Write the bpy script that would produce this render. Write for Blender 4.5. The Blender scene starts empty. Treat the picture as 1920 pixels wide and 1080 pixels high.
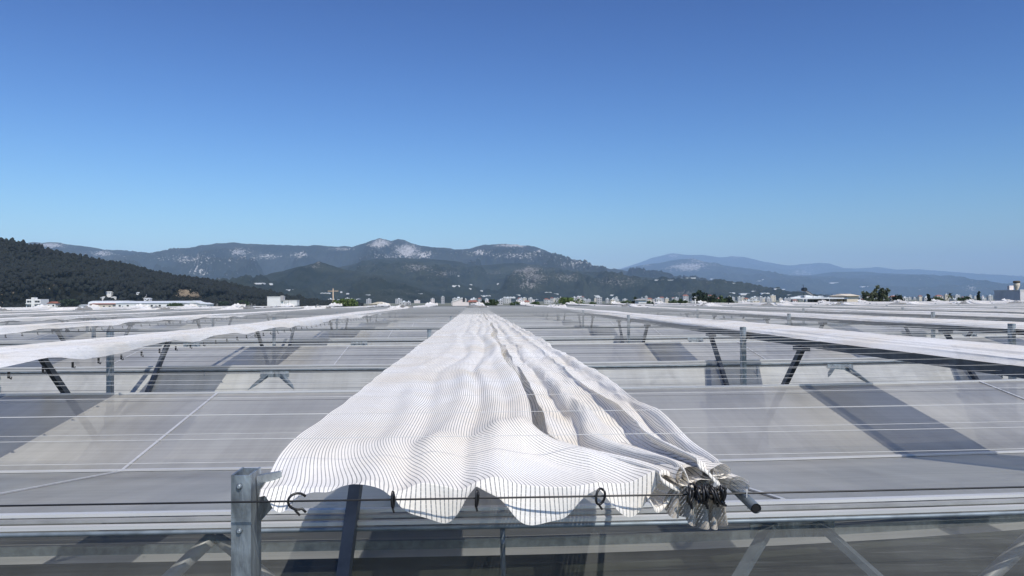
import bpy, math, random
import numpy as np
from mathutils import Matrix, Vector
from mathutils.bvhtree import BVHTree
R = math.radians
PI = math.pi
sc = bpy.context.scene
col = sc.collection
random.seed(7)

# ------------------------------------------------------------------ camera
EYE = 7.0                                   # eye height above the ground, metres
cd = bpy.data.cameras.new('camera'); cam = bpy.data.objects.new('camera', cd); col.objects.link(cam)
F = 1500.0                                  # focal length in photo pixels
cd.sensor_width = 36; cd.lens = 36*F/1920; cd.clip_start = 0.05; cd.clip_end = 60000
CR = (Matrix.Rotation(R(-2.4), 3, 'Z') @ Matrix.Rotation(R(90+0.82), 3, 'X') @ Matrix.Rotation(R(-0.33), 3, 'Z'))
cam.matrix_world = Matrix.Translation((0, 0, EYE)) @ CR.to_4x4()
sc.camera = cam

# ------------------------------------------------------------------ light
SUN = Vector((0.33, -0.66, 1.0)).normalized()
elev = math.asin(SUN.z); azim = math.atan2(SUN.x, SUN.y)
w = bpy.data.worlds.new('World'); sc.world = w; w.use_nodes = True
wn = w.node_tree.nodes; wl = w.node_tree.links
sky = wn.new('ShaderNodeTexSky'); sky.sky_type = 'NISHITA'; sky.sun_disc = False
sky.sun_elevation = elev; sky.sun_rotation = azim
sky.altitude = 0; sky.air_density = 1.15; sky.dust_density = 0.6; sky.ozone_density = 3.5
def _scale(inp, k):
    n = wn.new('ShaderNodeVectorMath'); n.operation = 'SCALE'; wl.new(inp, n.inputs[0]); n.inputs['Scale'].default_value = k; return n.outputs[0]
# deep polarised blue overhead, pale at the horizon: a contrast curve per channel on the sky
spx = wn.new('ShaderNodeSeparateColor'); wl.new(_scale(sky.outputs[0], .125), spx.inputs[0]); cbx = wn.new('ShaderNodeCombineColor')
for _i, (_p, _k) in enumerate(((2.42, 1.55/.13), (2.22, 1.41/.13), (1.96, 1.36/.13))):
    _a = wn.new('ShaderNodeMath'); _a.operation = 'POWER'; wl.new(spx.outputs[_i], _a.inputs[0]); _a.inputs[1].default_value = _p
    _b = wn.new('ShaderNodeMath'); _b.operation = 'MULTIPLY'; wl.new(_a.outputs[0], _b.inputs[0]); _b.inputs[1].default_value = _k
    wl.new(_b.outputs[0], cbx.inputs[_i])
mn = wn.new('ShaderNodeVectorMath'); mn.operation = 'MINIMUM'; wl.new(cbx.outputs[0], mn.inputs[0]); mn.inputs[1].default_value = (9, 9, 9)
wl.new(mn.outputs[0], wn['Background'].inputs[0]); wn['Background'].inputs[1].default_value = 0.13
sd = bpy.data.lights.new('sun', 'SUN'); sd.energy = 4.5; sd.angle = R(0.5); sd.color = (1, .955, .88)
so = bpy.data.objects.new('sun', sd); col.objects.link(so); so.rotation_euler = SUN.to_track_quat('Z', 'Y').to_euler()
so.location = (0, 0, 60)
sc.view_settings.view_transform = 'Standard'; sc.view_settings.look = 'None'
sc.view_settings.gamma = 1; sc.view_settings.exposure = 0.0
sc.cycles.transparent_max_bounces = 24; sc.cycles.max_bounces = 8

# ------------------------------------------------------------------ helpers
def unproj(px, py, Y):
    d = CR @ Vector(((px-960)/F, -(py-540)/F, -1))
    return Vector((0, 0, EYE)) + d*(Y/d.y)
CRn = np.array(CR)
def proj(P):
    q = (P-np.array([0, 0, EYE])) @ CRn
    return 960+F*q[..., 0]/-q[..., 2], 540-F*q[..., 1]/-q[..., 2]

def tag(o, label=None, cat=None, group=None, kind=None):
    if label: o['label'] = label
    if cat: o['category'] = cat
    if group: o['group'] = group
    if kind: o['kind'] = kind
    return o
def empty(name, loc=(0, 0, 0), rz=0.0):
    o = bpy.data.objects.new(name, None); col.objects.link(o); o.location = loc; o.rotation_euler.z = rz
    o.empty_display_size = .2
    return o
def link_mesh(name, me, m=None, parent=None):
    if m and not me.materials: me.materials.append(m)
    o = bpy.data.objects.new(name, me); col.objects.link(o)
    if parent: o.parent = parent
    return o
def grid_mesh(name, P, uv=None, smooth=True, attrs=None):
    """P: (n, m, 3) array"""
    n, m = P.shape[:2]
    me = bpy.data.meshes.new(name)
    i = np.arange((n-1)*(m-1)); r = i//(m-1); c = i % (m-1); a = r*m+c
    f = np.stack([a, a+1, a+m+1, a+m], 1).astype(np.int32)
    me.vertices.add(n*m); me.vertices.foreach_set('co', P.reshape(-1).astype(np.float32))
    me.loops.add(f.size); me.loops.foreach_set('vertex_index', f.reshape(-1))
    me.polygons.add(len(f)); me.polygons.foreach_set('loop_start', np.arange(0, f.size, 4, dtype=np.int32))
    me.polygons.foreach_set('loop_total', np.full(len(f), 4, dtype=np.int32))
    me.update(calc_edges=True)
    if smooth: me.polygons.foreach_set('use_smooth', np.ones(len(f), dtype=bool))
    if uv is not None:
        L = me.uv_layers.new(name='UVMap'); L.data.foreach_set('uv', uv.reshape(-1, 2)[f.reshape(-1)].reshape(-1).astype(np.float32))
    for k, v in (attrs or {}).items():
        at = me.attributes.new(k, 'FLOAT', 'POINT'); at.data.foreach_set('value', v.reshape(-1).astype(np.float32))
    return me
def np_mesh(name, V, Fc, smooth=False):
    """V (n,3), Fc (m,k) equal sized faces"""
    me = bpy.data.meshes.new(name); k = Fc.shape[1]
    me.vertices.add(len(V)); me.vertices.foreach_set('co', V.reshape(-1).astype(np.float32))
    me.loops.add(Fc.size); me.loops.foreach_set('vertex_index', Fc.reshape(-1).astype(np.int32))
    me.polygons.add(len(Fc)); me.polygons.foreach_set('loop_start', np.arange(0, Fc.size, k, dtype=np.int32))
    me.polygons.foreach_set('loop_total', np.full(len(Fc), k, dtype=np.int32))
    me.update(calc_edges=True)
    if smooth: me.polygons.foreach_set('use_smooth', np.ones(len(Fc), dtype=bool))
    return me

class MB:
    def __init__(s): s.v = []; s.f = []; s.sm = []
    def poly(s, pts, smooth=False):
        b = len(s.v); s.v += [tuple(p) for p in pts]; s.f.append(tuple(range(b, b+len(pts)))); s.sm.append(smooth)
    def box(s, x0, x1, y0, y1, z0, z1):
        b = len(s.v)
        s.v += [(x, y, z) for z in (z0, z1) for y in (y0, y1) for x in (x0, x1)]
        for q in ((0, 2, 3, 1), (4, 5, 7, 6), (0, 1, 5, 4), (2, 6, 7, 3), (0, 4, 6, 2), (1, 3, 7, 5)):
            s.f.append(tuple(b+i for i in q)); s.sm.append(False)
    def bar(s, p, q, wd, ht, up=(0, 0, 1)):
        p = Vector(p); q = Vector(q); d = (q-p).normalized(); up = Vector(up)
        if abs(d.dot(up)) > .98: up = Vector((0, 1, 0))
        sx = d.cross(up).normalized(); sz = sx.cross(d).normalized(); b = len(s.v)
        for e in (p, q):
            for (i, j) in ((-1, -1), (1, -1), (1, 1), (-1, 1)): s.v.append(tuple(e+sx*(i*wd/2)+sz*(j*ht/2)))
        for i in range(4):
            j = (i+1) % 4; s.f.append((b+i, b+j, b+4+j, b+4+i)); s.sm.append(False)
        s.f.append((b+3, b+2, b+1, b)); s.f.append((b+4, b+5, b+6, b+7)); s.sm += [False, False]
    def tube(s, pts, r, n=8, caps=True):
        pts = [Vector(p) for p in pts]; b = len(s.v); m = len(pts)
        rs = r if isinstance(r, (list, tuple)) else [r]*m
        prev = None
        for i, p in enumerate(pts):
            d = (pts[min(i+1, m-1)]-pts[max(i-1, 0)]).normalized()
            up = Vector((0, 0, 1)) if abs(d.z) < .9 else Vector((0, 1, 0))
            if prev is not None: up = prev
            sx = d.cross(up).normalized(); sz = sx.cross(d).normalized(); prev = sz
            for k in range(n):
                a = 2*PI*k/n; s.v.append(tuple(p+sx*(math.cos(a)*rs[i])+sz*(math.sin(a)*rs[i])))
        for i in range(m-1):
            for k in range(n):
                k2 = (k+1) % n
                s.f.append((b+i*n+k, b+i*n+k2, b+(i+1)*n+k2, b+(i+1)*n+k)); s.sm.append(True)
        if caps:
            s.f.append(tuple(b+k for k in range(n))[::-1]); s.f.append(tuple(b+(m-1)*n+k for k in range(n))); s.sm += [False, False]
    def build(s, name, m=None, parent=None):
        return link_mesh(name, s.mesh(name), m, parent)
    def mesh(s, name):
        me = bpy.data.meshes.new(name); me.from_pydata(s.v, [], s.f)
        me.polygons.foreach_set('use_smooth', s.sm); me.update()
        return me
def setmat(me, m):
    me.materials.clear(); me.materials.append(m); return me

# value noise, numpy
_rs = np.random.RandomState(3); _T = _rs.rand(256, 256)
def vnoise(x, y):
    xi = np.floor(x).astype(int); yi = np.floor(y).astype(int); fx = x-xi; fy = y-yi
    fx = fx*fx*(3-2*fx); fy = fy*fy*(3-2*fy)
    a = _T[xi % 256, yi % 256]; b = _T[(xi+1) % 256, yi % 256]; c = _T[xi % 256, (yi+1) % 256]; d = _T[(xi+1) % 256, (yi+1) % 256]
    return ((a*(1-fx)+b*fx)*(1-fy)+(c*(1-fx)+d*fx)*fy)*2-1
def fbm(x, y, o=5, g=.5):
    s = 0; a = 1
    for i in range(o): s = s+a*vnoise(x+17.3*i, y-9.1*i); x = x*2.03; y = y*2.03; a *= g
    return s
def sm(a, b, x):
    t = np.clip((x-a)/(b-a), 0, 1); return t*t*(3-2*t)

# ------------------------------------------------------------------ materials
def mat(name, base=(.5, .5, .5), rough=.6, metal=0.0, var=.0, scale=4.0, spec=.5, bump=0.0, stretch=(1, 1, 1)):
    m = bpy.data.materials.new(name); m.use_nodes = True; nt = m.node_tree; b = nt.nodes['Principled BSDF']
    b.inputs['Base Color'].default_value = (*base, 1); b.inputs['Roughness'].default_value = rough
    b.inputs['Metallic'].default_value = metal; b.inputs['Specular IOR Level'].default_value = spec
    if var or bump:
        tc = nt.nodes.new('ShaderNodeTexCoord'); mp = nt.nodes.new('ShaderNodeMapping'); mp.inputs['Scale'].default_value = stretch
        nz = nt.nodes.new('ShaderNodeTexNoise'); nz.inputs['Scale'].default_value = scale; nz.inputs['Detail'].default_value = 6
        nt.links.new(tc.outputs['Object'], mp.inputs[0]); nt.links.new(mp.outputs[0], nz.inputs['Vector'])
        if var:
            cr = nt.nodes.new('ShaderNodeValToRGB')
            cr.color_ramp.elements[0].position = .3; cr.color_ramp.elements[1].position = .7
            cr.color_ramp.elements[0].color = (*[c*(1-var) for c in base], 1); cr.color_ramp.elements[1].color = (*[min(1, c*(1+var)) for c in base], 1)
            nt.links.new(nz.outputs['Fac'], cr.inputs[0]); nt.links.new(cr.outputs[0], b.inputs['Base Color'])
        if bump:
            bp = nt.nodes.new('ShaderNodeBump'); bp.inputs['Strength'].default_value = bump; bp.inputs['Distance'].default_value = .02
            nt.links.new(nz.outputs['Fac'], bp.inputs['Height']); nt.links.new(bp.outputs[0], b.inputs['Normal'])
    return m
def film_mat(name, base, opac, rough, var=.12, dirt=.25):
    """milky greenhouse film: part see-through, part diffusing, a little glossy, with dirt washed along the roof"""
    m = bpy.data.materials.new(name); m.use_nodes = True; nt = m.node_tree; N = nt.nodes; L = nt.links
    b = N['Principled BSDF']; out = N['Material Output']
    b.inputs['Roughness'].default_value = rough; b.inputs['Specular IOR Level'].default_value = .5
    tc = N.new('ShaderNodeTexCoord'); mp = N.new('ShaderNodeMapping'); mp.inputs['Scale'].default_value = (.35, 1.2, 1.2)
    L.new(tc.outputs['Object'], mp.inputs[0])
    nz = N.new('ShaderNodeTexNoise'); nz.inputs['Scale'].default_value = 1.0; nz.inputs['Detail'].default_value = 5; L.new(mp.outputs[0], nz.inputs['Vector'])
    mp2 = N.new('ShaderNodeMapping'); mp2.inputs['Scale'].default_value = (.5, 26, 26); L.new(tc.outputs['Object'], mp2.inputs[0])
    n2 = N.new('ShaderNodeTexNoise'); n2.inputs['Scale'].default_value = 1.0; n2.inputs['Detail'].default_value = 4; L.new(mp2.outputs[0], n2.inputs['Vector'])
    ad = N.new('ShaderNodeMath'); ad.operation = 'MULTIPLY_ADD'; L.new(n2.outputs['Fac'], ad.inputs[0]); ad.inputs[1].default_value = .35; L.new(nz.outputs['Fac'], ad.inputs[2])
    cr = N.new('ShaderNodeValToRGB'); e = cr.color_ramp.elements; e[0].position = .5; e[1].position = .95
    e[0].color = (*[c*(1-var) for c in base], 1); e[1].color = (*[c*(1+var) for c in (base[0]*1.02, base[1], base[2]*.95)], 1)
    L.new(ad.outputs[0], cr.inputs[0])
    mp5 = N.new('ShaderNodeMapping'); mp5.inputs['Scale'].default_value = (5.5, .35, .35); L.new(tc.outputs['Object'], mp5.inputs[0])
    n5 = N.new('ShaderNodeTexNoise'); n5.inputs['Scale'].default_value = 1.0; n5.inputs['Detail'].default_value = 7; n5.inputs['Roughness'].default_value = .65; L.new(mp5.outputs[0], n5.inputs['Vector'])
    r5 = N.new('ShaderNodeValToRGB'); q = r5.color_ramp.elements; q[0].position = .36; q[1].position = .60; q[0].color = (.86, .855, .845, 1); q[1].color = (1, 1, 1, 1); L.new(n5.outputs['Fac'], r5.inputs[0])
    m5 = N.new('ShaderNodeMixRGB'); m5.blend_type = 'MULTIPLY'; m5.inputs[0].default_value = 1.0; L.new(cr.outputs[0], m5.inputs[1]); L.new(r5.outputs[0], m5.inputs[2])
    L.new(m5.outputs[0], b.inputs['Base Color'])
    tr = N.new('ShaderNodeBsdfTransparent'); tr.inputs[0].default_value = (.90, .90, .88, 1)
    mr = N.new('ShaderNodeMapRange'); mr.inputs['From Min'].default_value = .45; mr.inputs['From Max'].default_value = .95
    mr.inputs['To Min'].default_value = max(0, opac-dirt/2); mr.inputs['To Max'].default_value = min(1, opac+dirt/2)
    mp3 = N.new('ShaderNodeMapping'); mp3.inputs['Scale'].default_value = (1.1, 150, 150); L.new(tc.outputs['Object'], mp3.inputs[0])
    n4 = N.new('ShaderNodeTexNoise'); n4.inputs['Scale'].default_value = 1.0; n4.inputs['Detail'].default_value = 5; L.new(mp3.outputs[0], n4.inputs['Vector'])
    sc4 = N.new('ShaderNodeMapRange'); sc4.inputs['From Min'].default_value = .56; sc4.inputs['From Max'].default_value = .72; sc4.inputs['To Max'].default_value = .28; L.new(n4.outputs['Fac'], sc4.inputs[0])
    ad4 = N.new('ShaderNodeMath'); L.new(ad.outputs[0], ad4.inputs[0]); L.new(sc4.outputs[0], ad4.inputs[1])
    L.new(ad4.outputs[0], mr.inputs[0])
    mx = N.new('ShaderNodeMixShader'); L.new(mr.outputs[0], mx.inputs[0]); L.new(tr.outputs[0], mx.inputs[1]); L.new(b.outputs[0], mx.inputs[2])
    L.new(mx.outputs[0], out.inputs[0])
    return m
def cloth_mat(name, base, gap_alpha, stripe=.0125, gap=.23, sheer=0.0):
    """woven shade cloth: white tapes with open gaps between them (UV in metres: u across the tapes)"""
    m = bpy.data.materials.new(name); m.use_nodes = True; nt = m.node_tree; N = nt.nodes; L = nt.links
    b = N['Principled BSDF']; out = N['Material Output']; b.inputs['Roughness'].default_value = .75; b.inputs['Specular IOR Level'].default_value = .25
    tc = N.new('ShaderNodeTexCoord'); sp = N.new('ShaderNodeSeparateXYZ'); L.new(tc.outputs['UV'], sp.inputs[0])
    def mth(op, a, bb=None):
        n = N.new('ShaderNodeMath'); n.operation = op
        for i, v in enumerate((a, bb)):
            if v is None: continue
            if isinstance(v, (int, float)): n.inputs[i].default_value = v
            else: L.new(v, n.inputs[i])
        return n.outputs[0]
    fr = mth('FRACT', mth('DIVIDE', sp.outputs[0], stripe)); g = mth('LESS_THAN', fr, gap)
    # cross threads close the gap now and then
    th = mth('LESS_THAN', mth('FRACT', mth('DIVIDE', sp.outputs[1], .011)), .22)
    open_ = mth('MULTIPLY', g, mth('SUBTRACT', 1.0, th))
    nz = N.new('ShaderNodeTexNoise'); nz.inputs['Scale'].default_value = 1.6; nz.inputs['Detail'].default_value = 6; L.new(tc.outputs['Object'], nz.inputs['Vector'])
    cr = N.new('ShaderNodeValToRGB'); e = cr.color_ramp.elements; e[0].position = .35; e[1].position = .62
    e[0].color = (base[0]*.93, base[1]*.88, base[2]*.80, 1); e[1].color = (*base, 1)
    L.new(nz.outputs['Fac'], cr.inputs[0])
    dk = N.new('ShaderNodeMixRGB'); L.new(g, dk.inputs[0]); L.new(cr.outputs[0], dk.inputs[1]); dk.inputs[2].default_value = (.44, .43, .41, 1)
    L.new(dk.outputs[0], b.inputs['Base Color'])
    n3 = N.new('ShaderNodeTexNoise'); n3.inputs['Scale'].default_value = 38; n3.inputs['Detail'].default_value = 3; L.new(tc.outputs['Object'], n3.inputs['Vector'])
    bp = N.new('ShaderNodeBump'); bp.inputs['Strength'].default_value = .25; bp.inputs['Distance'].default_value = .01; L.new(n3.outputs['Fac'], bp.inputs['Height']); L.new(bp.outputs[0], b.inputs['Normal'])
    tl = N.new('ShaderNodeBsdfTranslucent'); L.new(dk.outputs[0], tl.inputs[0])
    m1 = N.new('ShaderNodeMixShader'); m1.inputs[0].default_value = .12; L.new(b.outputs[0], m1.inputs[1]); L.new(tl.outputs[0], m1.inputs[2])
    tr = N.new('ShaderNodeBsdfTransparent'); m2 = N.new('ShaderNodeMixShader')
    L.new(mth('MAXIMUM', mth('MULTIPLY', open_, gap_alpha), sheer), m2.inputs[0]); L.new(m1.outputs[0], m2.inputs[1]); L.new(tr.outputs[0], m2.inputs[2])
    L.new(m2.outputs[0], out.inputs[0])
    return m
def terrain_mat(name, veg1, veg2, rock, soil, nscale, rs_=18):
    m = bpy.data.materials.new(name); m.use_nodes = True; nt = m.node_tree; N = nt.nodes; L = nt.links; b = N['Principled BSDF']
    b.inputs['Roughness'].default_value = .95; b.inputs['Specular IOR Level'].default_value = .1
    tc = N.new('ShaderNodeTexCoord')
    def noise(s, det=8, rough=.6):
        n = N.new('ShaderNodeTexNoise'); n.inputs['Scale'].default_value = s; n.inputs['Detail'].default_value = det; n.inputs['Roughness'].default_value = rough
        L.new(tc.outputs['Object'], n.inputs['Vector']); return n.outputs['Fac']
    def attr(n): a = N.new('ShaderNodeAttribute'); a.attribute_name = n; return a.outputs['Fac']
    def ramp(i, p0, c0, p1, c1):
        r = N.new('ShaderNodeValToRGB'); e = r.color_ramp.elements; e[0].position = p0; e[1].position = p1; e[0].color = (*c0, 1); e[1].color = (*c1, 1); L.new(i, r.inputs[0]); return r.outputs[0]
    def add(a, bb):
        n = N.new('ShaderNodeMath'); n.operation = 'ADD'; L.new(a, n.inputs[0])
        if isinstance(bb, float): n.inputs[1].default_value = bb
        else: L.new(bb, n.inputs[1])
        return n.outputs[0]
    def mix(f, a, c):
        n = N.new('ShaderNodeMixRGB'); L.new(f, n.inputs[0]); L.new(a, n.inputs[1])
        if isinstance(c, tuple): n.inputs[2].default_value = (*c, 1)
        else: L.new(c, n.inputs[2])
        return n.outputs[0]
    veg = ramp(noise(nscale), .38, veg1, .62, veg2)
    fine = noise(nscale*rs_, 6, .75)
    rc = ramp(noise(nscale*12, 4), .3, tuple(c*.7 for c in rock), .7, rock)
    am = N.new('ShaderNodeMath'); am.operation = 'MULTIPLY_ADD'; L.new(fine, am.inputs[0]); am.inputs[1].default_value = 3.0; am.inputs[2].default_value = -1.0
    rm = ramp(add(am.outputs[0], attr('rock')), .98, (0, 0, 0), 1.04, (1, 1, 1))
    smk = ramp(add(noise(nscale*2, 5), attr('soil')), 1.0, (0, 0, 0), 1.08, (1, 1, 1))
    c = mix(smk, veg, soil); c = mix(rm, c, rc)
    L.new(c, b.inputs['Base Color'])
    bp = N.new('ShaderNodeBump'); bp.inputs['Strength'].default_value = 1.0; bp.inputs['Distance'].default_value = .09/nscale
    L.new(fine, bp.inputs['Height']); L.new(bp.outputs[0], b.inputs['Normal'])
    return m

M = {}
M['film'] = film_mat('roof_film', (.41, .405, .385), .76, .30, .13, .16)
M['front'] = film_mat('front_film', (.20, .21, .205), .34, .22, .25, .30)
M['frontm'] = film_mat('front_film_milky', (.44, .45, .445), .80, .3, .16, .22)
M['screen'] = mat('inner_screen', (.42, .43, .43), .8, var=.12, scale=.7)
M['alu'] = mat('white_profile', (.58, .58, .57), .4, .2, var=.1, scale=3, stretch=(.4, 8, 8))
M['galv'] = mat('galvanised', (.30, .335, .355), .45, .7, var=.45, scale=26, bump=.5, stretch=(1, 1, .35))
M['galvd'] = mat('galvanised_dull', (.19, .225, .25), .55, .45, var=.25, scale=12)
M['galv_shaded'] = mat('galvanised_in_shade', (.075, .09, .11), .5, .3, var=.3, scale=9)  # beam and strut steel darkened to carry the shade under the cloths
M['pipe'] = mat('grey_pipe', (.33, .335, .33), .5, .3, var=.2, scale=6)
M['dark'] = mat('dark_metal', (.03, .04, .05), .5, .4)
M['black'] = mat('black_plastic', (.012, .012, .013), .4)
M['wire_w'] = mat('white_wire', (.62, .62, .60), .4)
M['wire_f'] = mat('pale_wire', (.40, .41, .41), .5)
M['wire_g'] = mat('grey_wire', (.10, .11, .12), .4)
M['cloth'] = cloth_mat('shade_cloth', (.93, .91, .87), .5)
M['cloth_shaded'] = cloth_mat('cloth_in_shade', (.46, .43, .39), .6)  # same cloth, shade below the bunch put into a darker brownish base colour
M['cloth_far'] = cloth_mat('shade_cloth_plain', (.93, .92, .90), .9, .0125, .08, .15)
M['plaster'] = mat('white_plaster', (.78, .77, .74), .85, var=.06, scale=.8)
M['townw'] = mat('off_white_plaster', (.48, .47, .45), .85, var=.15, scale=.2)
M['pinkp'] = mat('pink_plaster', (.74, .66, .62), .85, var=.06, scale=.8)
M['cream'] = mat('cream_plaster', (.66, .58, .46), .85, var=.08, scale=.5)
M['tan'] = mat('tan_plaster', (.55, .42, .30), .85, var=.08, scale=.5)
M['greyp'] = mat('grey_render', (.42, .41, .41), .85, var=.1, scale=1)
M['greyl'] = mat('light_grey_render', (.62, .60, .60), .85, var=.1, scale=1)
M['tile'] = mat('red_roof', (.30, .12, .08), .8, var=.25, scale=2)
M['metalroof'] = mat('pale_sheet_roof', (.66, .68, .69), .5, var=.08, scale=.5)
M['glass'] = mat('window_glass', (.04, .05, .06), .15)
M['leaf'] = mat('leaf', (.045, .075, .02), .7, var=.5, scale=.6)
M['leafy'] = mat('leaf_bright', (.085, .13, .025), .7, var=.4, scale=.6)
M['leafd'] = mat('leaf_dark', (.02, .037, .016), .8, var=.45, scale=.4)
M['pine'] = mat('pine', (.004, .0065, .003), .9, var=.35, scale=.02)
M['leafdry'] = mat('leaf_olive', (.07, .085, .04), .75, var=.5, scale=.8)
M['bark'] = mat('bark', (.10, .08, .06), .9)
M['ground'] = mat('plain_ground', (.15, .15, .10), .95, var=.35, scale=.01)
M['soil'] = mat('crop_floor', (.03, .036, .024), .95, var=.5, scale=1.2)

# ------------------------------------------------------------------ greenhouse layout
S = 8.07; NSP = 13; X0, X1 = -46.0, 74.0
def bend(x):                       # the roofs bow gently away on the right
    if x <= 0: return 0.0
    if x < 8: return .012*x*x
    return .768+.192*(x-8)
XS = [X0, -30, -15, -8, -4, 0]+[i*.5 for i in range(1, 17)]+[12, 20, 32, 46, 60, X1]
def zz(h): return EYE-h
GUT, A_, V_, B_, G2 = (2.15, 2.0), (3.63, .936), (5.94, 1.235), (8.09, .918), (10.22, 2.0)

def strip(p, q, name, m, parent, sub=1):
    n = len(XS); P = np.zeros((n, sub+1, 3))
    for i, x in enumerate(XS):
        for j in range(sub+1):
            t = j/sub; P[i, j] = (x, p[0]+(q[0]-p[0])*t+bend(x), zz(p[1]+(q[1]-p[1])*t))
    me = grid_mesh(name, P, smooth=False)
    return link_mesh(name, me, m, parent)
def rail(y, h, wy, hz, name, m, parent, round_=False):
    b = MB()
    pts = [(x, y+bend(x), zz(h)) for x in XS]
    if round_: b.tube(pts, wy/2, 8)
    else:
        k = len(b.v)
        for (x, yy, z) in pts: b.v += [(x, yy-wy/2, z-hz/2), (x, yy+wy/2, z-hz/2), (x, yy+wy/2, z+hz/2), (x, yy-wy/2, z+hz/2)]
        for i in range(len(pts)-1):
            for j in range(4):
                a = k+i*4+j; c = k+i*4+(j+1) % 4; b.f.append((a, a+4, c+4, c)); b.sm.append(False)
    return b.build(name, m, parent)

span_ord = ['nearest', 'second', 'third', 'fourth', 'fifth', 'sixth', 'seventh', 'eighth', 'ninth', 'tenth', 'eleventh', 'twelfth', 'thirteenth']
proto_parts = []
def build_span(root):
    strip(A_, V_, 'roof_film', M['film'], root)
    strip((V_[0]+.002, V_[1]), B_, 'roof_film', M['film'], root)
    strip((B_[0]+.01, B_[1]+.004), (G2[0]-.12, G2[1]), 'back_film', M['front'], root)
    strip((GUT[0]+.12, GUT[1]), (A_[0]-.03, A_[1]+.03), 'front_film', M['front'], root)
    rail(A_[0]-.035, A_[1]-.004, .035, .014, 'ridge_profile', M['alu'], root)
    rail(A_[0]-.075, A_[1]+.012, .032, .012, 'ridge_profile', M['pipe'], root)
    rail(A_[0]-.115, A_[1]+.030, .030, .016, 'ridge_profile', M['alu'], root)
    rail(A_[0]-.135, A_[1]+.052, .02, .02, 'ridge_tube', M['galvd'], root, True)
    rail(V_[0], V_[1]-.012, .035, .012, 'valley_bar', M['alu'], root)
    rail(B_[0], B_[1]-.008, .03, .018, 'edge_bar', M['alu'], root)
    rail(B_[0]+.035, B_[1]+.022, .03, .03, 'edge_tube', M['dark'], root)
    rail(GUT[0], GUT[1]+.06, .22, .12, 'gutter', M['galvd'], root)
    rail(GUT[0]+.5, 3.25, .07, .12, 'lower_chord', M['galvd'], root)
    sc_ = strip((GUT[0]+.15, 3.3), (GUT[0]+5.0, 3.3), 'inner_screen', M['screen'], root)
    # seams every 4 m: narrow white clamping bars lying on the film
    for i in range(-9, 16):
        x = -2.6+4.0*i; y = bend(x); b = MB()
        for p, q in ((A_, V_), (V_, B_)): b.bar((x, p[0]+y, zz(p[1]-.006)), (x, q[0]+y, zz(q[1]-.006)), .022, .008)
        b.build('seam_bar', M['alu'], root)
    # frame seen through the front film: lambda braces, hanging rods, struts
    for i in range(-9, 14):
        x = -2.9+4.0*i+(.35 if i >= 1 else 0); y = A_[0]+.05+bend(x); top = zz(A_[1]+.085)
        b = MB()
        b.box(x-.20, x+.20, y-.035, y-.029, top-.09, top+.02)
        b.build('gusset_plate', M['galv'], root)
        for s in (-1, 1):
            b = MB(); b.bar((x+s*.10, y-.05, top-.01), (x+s*.62, y-.42, top-.52), .05, .03); b.build('brace', M['galvd'], root)
    for i in range(-10, 14):
        x = -1.2+4.0*i; y = A_[0]+bend(x)+.12
        b = MB(); b.tube([(x-.9, y, zz(1.9)), (x, y-.05, zz(1.06))], .035, 6); b.tube([(x, y-.05, zz(1.06)), (x+.95, y+.1, zz(1.95))], .03, 6)
        b.build('truss_web', M['pipe'], root)
        b = MB(); b.tube([(x+1.3, y-.25, zz(1.0)), (x+1.3, y-.3, zz(1.32))], .011, 6); b.build('hanging_rod', M['galvd'], root)
root = empty('greenhouse_bay', (0, 0, 0)); build_span(root)
tag(root, 'nearest milky greenhouse roof, its white ridge profile crossing the bottom of the view', 'greenhouse', 'greenhouse roofs one behind another')
def copy_tree(o, parent=None, depth=0):
    c = o.copy(); col.objects.link(c)
    if parent: c.parent = parent
    for ch in list(kids.get(o, [])): copy_tree(ch, c)
    return c
FRM = strip((GUT[0]+.12, GUT[1]), (A_[0]-.03, A_[1]+.03), 'tmp', M['frontm'], root); _o = FRM; FRM = FRM.data; bpy.data.objects.remove(_o); FRM.name = 'front_film'
kids = {}
def index_kids():
    kids.clear()
    for o in bpy.data.objects:
        if o.parent: kids.setdefault(o.parent, []).append(o)
index_kids()
for k in list(range(1, NSP))+[-1]:
    far = k > 4
    c = root.copy(); col.objects.link(c); c.location = (0, S*k, 0)
    for ch in kids[root]:
        nm = ch.name.split('.')[0]
        if far and nm in ('gusset_plate', 'brace', 'truss_web', 'hanging_rod', 'seam_bar', 'lower_chord'): continue
        if k == -1 and nm not in ('roof_film', 'back_film', 'inner_screen', 'gutter'): continue
        d = ch.copy(); col.objects.link(d); d.parent = c
        if nm in ('gusset_plate', 'brace'): d.location.y = -.20
        if nm == 'front_film': d.data = FRM
    if k == -1: tag(c, 'greenhouse roof directly underneath the camera, just below the picture', 'greenhouse', 'greenhouse roofs one behind another')
    else: tag(c, '%s greenhouse roof of milky film counting away from the camera%s' % (span_ord[k], ', at the far edge' if k == NSP-1 else ''), 'greenhouse', 'greenhouse roofs one behind another')

# far end strip and floor under the roofs
b = MB(); b.poly([(X0, -9, .02), (X1, -9, .02), (X1, 122, .02), (X0, 108, .02)])
tag(b.build('greenhouse_floor', M['soil']), kind='structure')
gw = empty('end_wall', (0, 0, 0))
b = MB(); y = GUT[0]+S*NSP
b.box(X0, 0, y, y+.1, 0, zz(1.1)); b.poly([(0, y, 0), (8, y+bend(8), 0), (8, y+bend(8), zz(1.1)), (0, y, zz(1.1))]); b.poly([(8, y+bend(8), 0), (X1, y+bend(X1), 0), (X1, y+bend(X1), zz(1.1)), (8, y+bend(8), zz(1.1))])
b.build('wall_film', M['greyp'], gw); tag(gw, 'long low end wall closing the farthest greenhouse roof', 'wall')

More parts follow.
